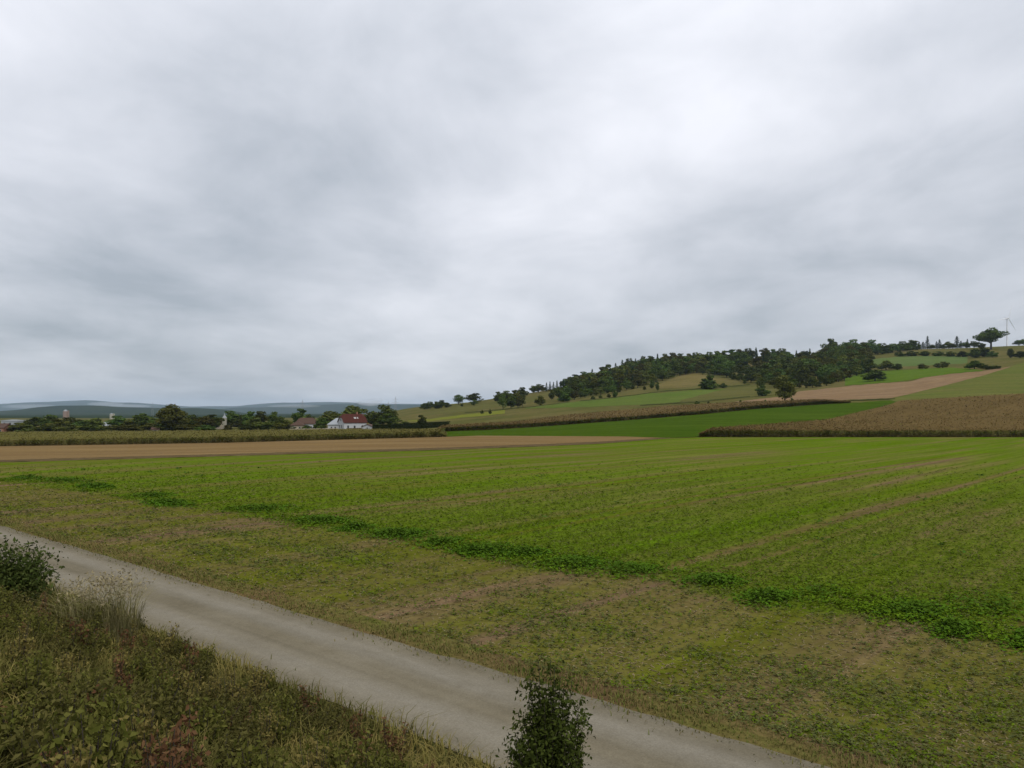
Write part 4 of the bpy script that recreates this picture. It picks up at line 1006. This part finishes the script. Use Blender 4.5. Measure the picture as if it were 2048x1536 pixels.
def weed_mesh(seed, h, w, nstem, nleaf, leaf, c0, c1, upright=.5, cone=0.0):
    """leafy weed: several leaning stems set with leaves"""
    global rng
    keep = rng; rng = np.random.default_rng(seed); mb = MB(); P = []; O = []
    for i in range(nstem):
        a = rng.random() * 6.283; r = w * (.15 + .85 * rng.random()); tip = np.array([math.cos(a) * r, math.sin(a) * r, h * (.55 + .45 * rng.random()) * (1 - cone * r / w)]); base = tip * np.array([.25, .25, 0])
        mb.tube(tuple(base), tuple(tip), .008, .003, 4)
        f = rng.random((nleaf, 1)) ** .7; pp = base + (tip - base) * f + rng.normal(size=(nleaf, 3)) * w * .13; pp[:, 2] = np.maximum(pp[:, 2], .03); P.append(pp)
        o_ = rng.normal(size=(nleaf, 3)) + np.array([math.cos(a) * .6, math.sin(a) * .6, upright]); O.append(o_ / np.linalg.norm(o_, axis=1, keepdims=True))
    P = np.concatenate(P); V, Fc = leaf_quads(P, leaf * (.6 + .8 * rng.random(len(P))), np.concatenate(O), .6, .5)
    q = rng.random((len(P), 1)); C = np.asarray(c0) * (1 - q) + np.asarray(c1) * q
    rng = keep
    return mb.mesh('stems', M_bark), mesh_np('leaves', V, Fc, M_plant, False, np.repeat(C, 4, 0))
WEED = {'green': [weed_mesh(60 + i, .75, .42, 18, 70, .029, (.074, .082, .015), (.145, .138, .034)) for i in range(3)],
        'rust':  [weed_mesh(70 + i, .85, .26, 9, 40, .030, (.110, .052, .026), (.170, .095, .045)) for i in range(2)],
        'bramble': [weed_mesh(80 + i, .62, .62, 26, 70, .032, (.056, .056, .014), (.112, .100, .030)) for i in range(3)],
        'gold':  [weed_mesh(90 + i, .80, .30, 12, 40, .028, (.160, .135, .036), (.210, .165, .055)) for i in range(2)]}
WL = {'green': ('leafy green weed', 'green embankment weeds'), 'rust': ('rust brown seeding dock', 'rust embankment docks'), 'bramble': ('dark bramble mound', 'bramble mounds'), 'gold': ('yellowish flowering weed', 'yellowish embankment weeds')}
def put_weed(kind, L, s, sc, label=None, group=None):
    x, y = ls(L, s); st, lv = random.choice(WEED[kind])
    o = empty({'green': 'leafy_weed', 'rust': 'dock_plant', 'bramble': 'bramble', 'gold': 'flowering_weed'}[kind], (x, y, float(ground(x, y))), random.random() * 6.28); o.scale = (sc, sc, sc * random.uniform(.85, 1.2))
    obj('stems', st, o); obj('leaves', lv, o)
    tag(o, label or WL[kind][0] + (' low on the bank' if L > 7.6 else ' halfway up the bank' if L > 4.8 else ' high on the bank') + (', left of the pale grass clump' if s > 15 else ', below the pale grass clump' if s > 8 else ', towards the upright bush'), 'plant', group or WL[kind][1])
cnt = 0
for i in range(2500):
    L = random.uniform(2.0, 9.2); s = -2 + 32 * random.random() ** 1.3; x, y = ls(L, s)
    if y < 4.0: continue
    z = float(ground(x, y)); vx = HX + x / y * F; vy = HY + (CAMZ - z - .5) / y * F
    if not (-60 < vx < 900 and vy < 1600): continue
    if vx > 300 and vy < 1240 + (vx - 300) * .40: continue
    put_weed(random.choices(['green', 'bramble', 'rust', 'gold'], [.34, .28, .17, .21])[0], L, s, random.uniform(.6, 1.15) * (.75 if L > 8.6 else 1)); cnt += 1
    if cnt >= 210: break
# the young upright bush at the lane, the shrub and the tall pale grass at the left
st, lv = weed_mesh(95, 3.15, .56, 84, 170, .033, (.034, .046, .010), (.074, .092, .018), .7, .45)
x, y = ls(7.9, 5.0); x, y = .047 * 10.3, 10.3; o = empty('young_bush', (x, y, float(ground(x, y)))); obj('stems', st, o); obj('leaves', lv, o); tag(o, 'dark young bush standing upright at the near edge of the lane', 'bush')
st, lv = weed_mesh(96, 2.3, 1.6, 60, 130, .060, (.036, .054, .012), (.085, .105, .028), .6, .45)
x, y = -.645 * 22.5, 22.5; o = empty('lineside_shrub', (x, y, float(ground(x, y)))); obj('stems', st, o); obj('leaves', lv, o); tag(o, 'dark leafy shrub covering the lane at the left picture edge', 'shrub')
n = 700; a = rng.random(n) * 6.283; r = .85 * rng.random(n) ** .6; gx, gy = -.515 * 20.0, 20.0
P = np.stack([r * np.cos(a), r * np.sin(a), 0 * r], 1)
V, Fc, C = blades(P, 1.0 + .95 * rng.random(n), .014, .75, (.29, .25, .12), (.17, .165, .06))
V2, F2 = leaf_quads(P + np.stack([rng.normal(size=n) * .25, rng.normal(size=n) * .25, 1.15 + .6 * rng.random(n)], 1), .055, None, 0, .3)
V, Fc, C = join([(V, Fc, C), (V2, F2, np.repeat(np.array([.30, .25, .14]) * (.8 + .4 * rng.random((n, 1))), 4, 0))])
o = empty('reed_grass', (gx, gy, float(ground(gx, gy)))); obj('stalks', mesh_np('stalks', V, Fc, M_plant, False, C), o); tag(o, 'clump of tall pale seeding grass beside the lane', 'grass clump')

# ------------------------------------------------------------------ low mist lying before the far hills
def mist(xp, yp, d, wpx, hpx, depth, dens):
    me = bpy.data.meshes.new('mist'); import bmesh
    bm = bmesh.new(); bmesh.ops.create_icosphere(bm, subdivisions=4, radius=1.0)
    for v in bm.verts:
        k = 1 + .28 * (fbm(np.array([v.co.x * 2.3 + d]), np.array([v.co.z * 2.3 + v.co.y * 1.7]), int(xp))[0] - .5) * 2; v.co *= k
    bm.to_mesh(me); bm.free()
    mt = bpy.data.materials.new('mist'); mt.use_nodes = True; nt = mt.node_tree; nt.nodes.clear()
    pv = nt.nodes.new('ShaderNodeVolumePrincipled'); pv.inputs['Density'].default_value = dens; pv.inputs['Color'].default_value = (.95, .96, .98, 1)
    ou = nt.nodes.new('ShaderNodeOutputMaterial'); nt.links.new(pv.outputs[0], ou.inputs['Volume']); me.materials.append(mt)
    o = obj('mist', me, None, ((xp - HX) / F * d, d, CAMZ - (yp - HY) / F * d)); o.scale = (wpx / 2 * d / F, depth / 2, hpx / 2 * d / F)
    tag(o, 'pale patch of low mist before the blue far hills', 'mist', kind='stuff')
for a_ in [(738, 806, 9500, 46, 13, 500, 1.6e-3), (752, 801, 10000, 30, 10, 400, 1.5e-3), (214, 808, 13000, 56, 9, 700, 9e-4), (262, 812, 12500, 80, 7, 700, 7e-4), (60, 813, 13000, 90, 9, 800, 6e-4), (590, 812, 10500, 110, 7, 700, 5e-4)]: mist(*a_)

# ------------------------------------------------------------------ air
hz = bpy.data.materials.new('thin_air'); hz.use_nodes = True; nt = hz.node_tree; nt.nodes.clear()
pv = nt.nodes.new('ShaderNodeVolumePrincipled'); pv.inputs['Density'].default_value = 3.3e-5; pv.inputs['Color'].default_value = (.66, .82, 1.0, 1); pv.inputs['Anisotropy'].default_value = 0.1
ou = nt.nodes.new('ShaderNodeOutputMaterial'); nt.links.new(pv.outputs[0], ou.inputs['Volume'])
m = MB(); m.box(-30500, 30500, -30500, 30500, -12, 460); tag(m.build('haze', hz), kind='stuff')
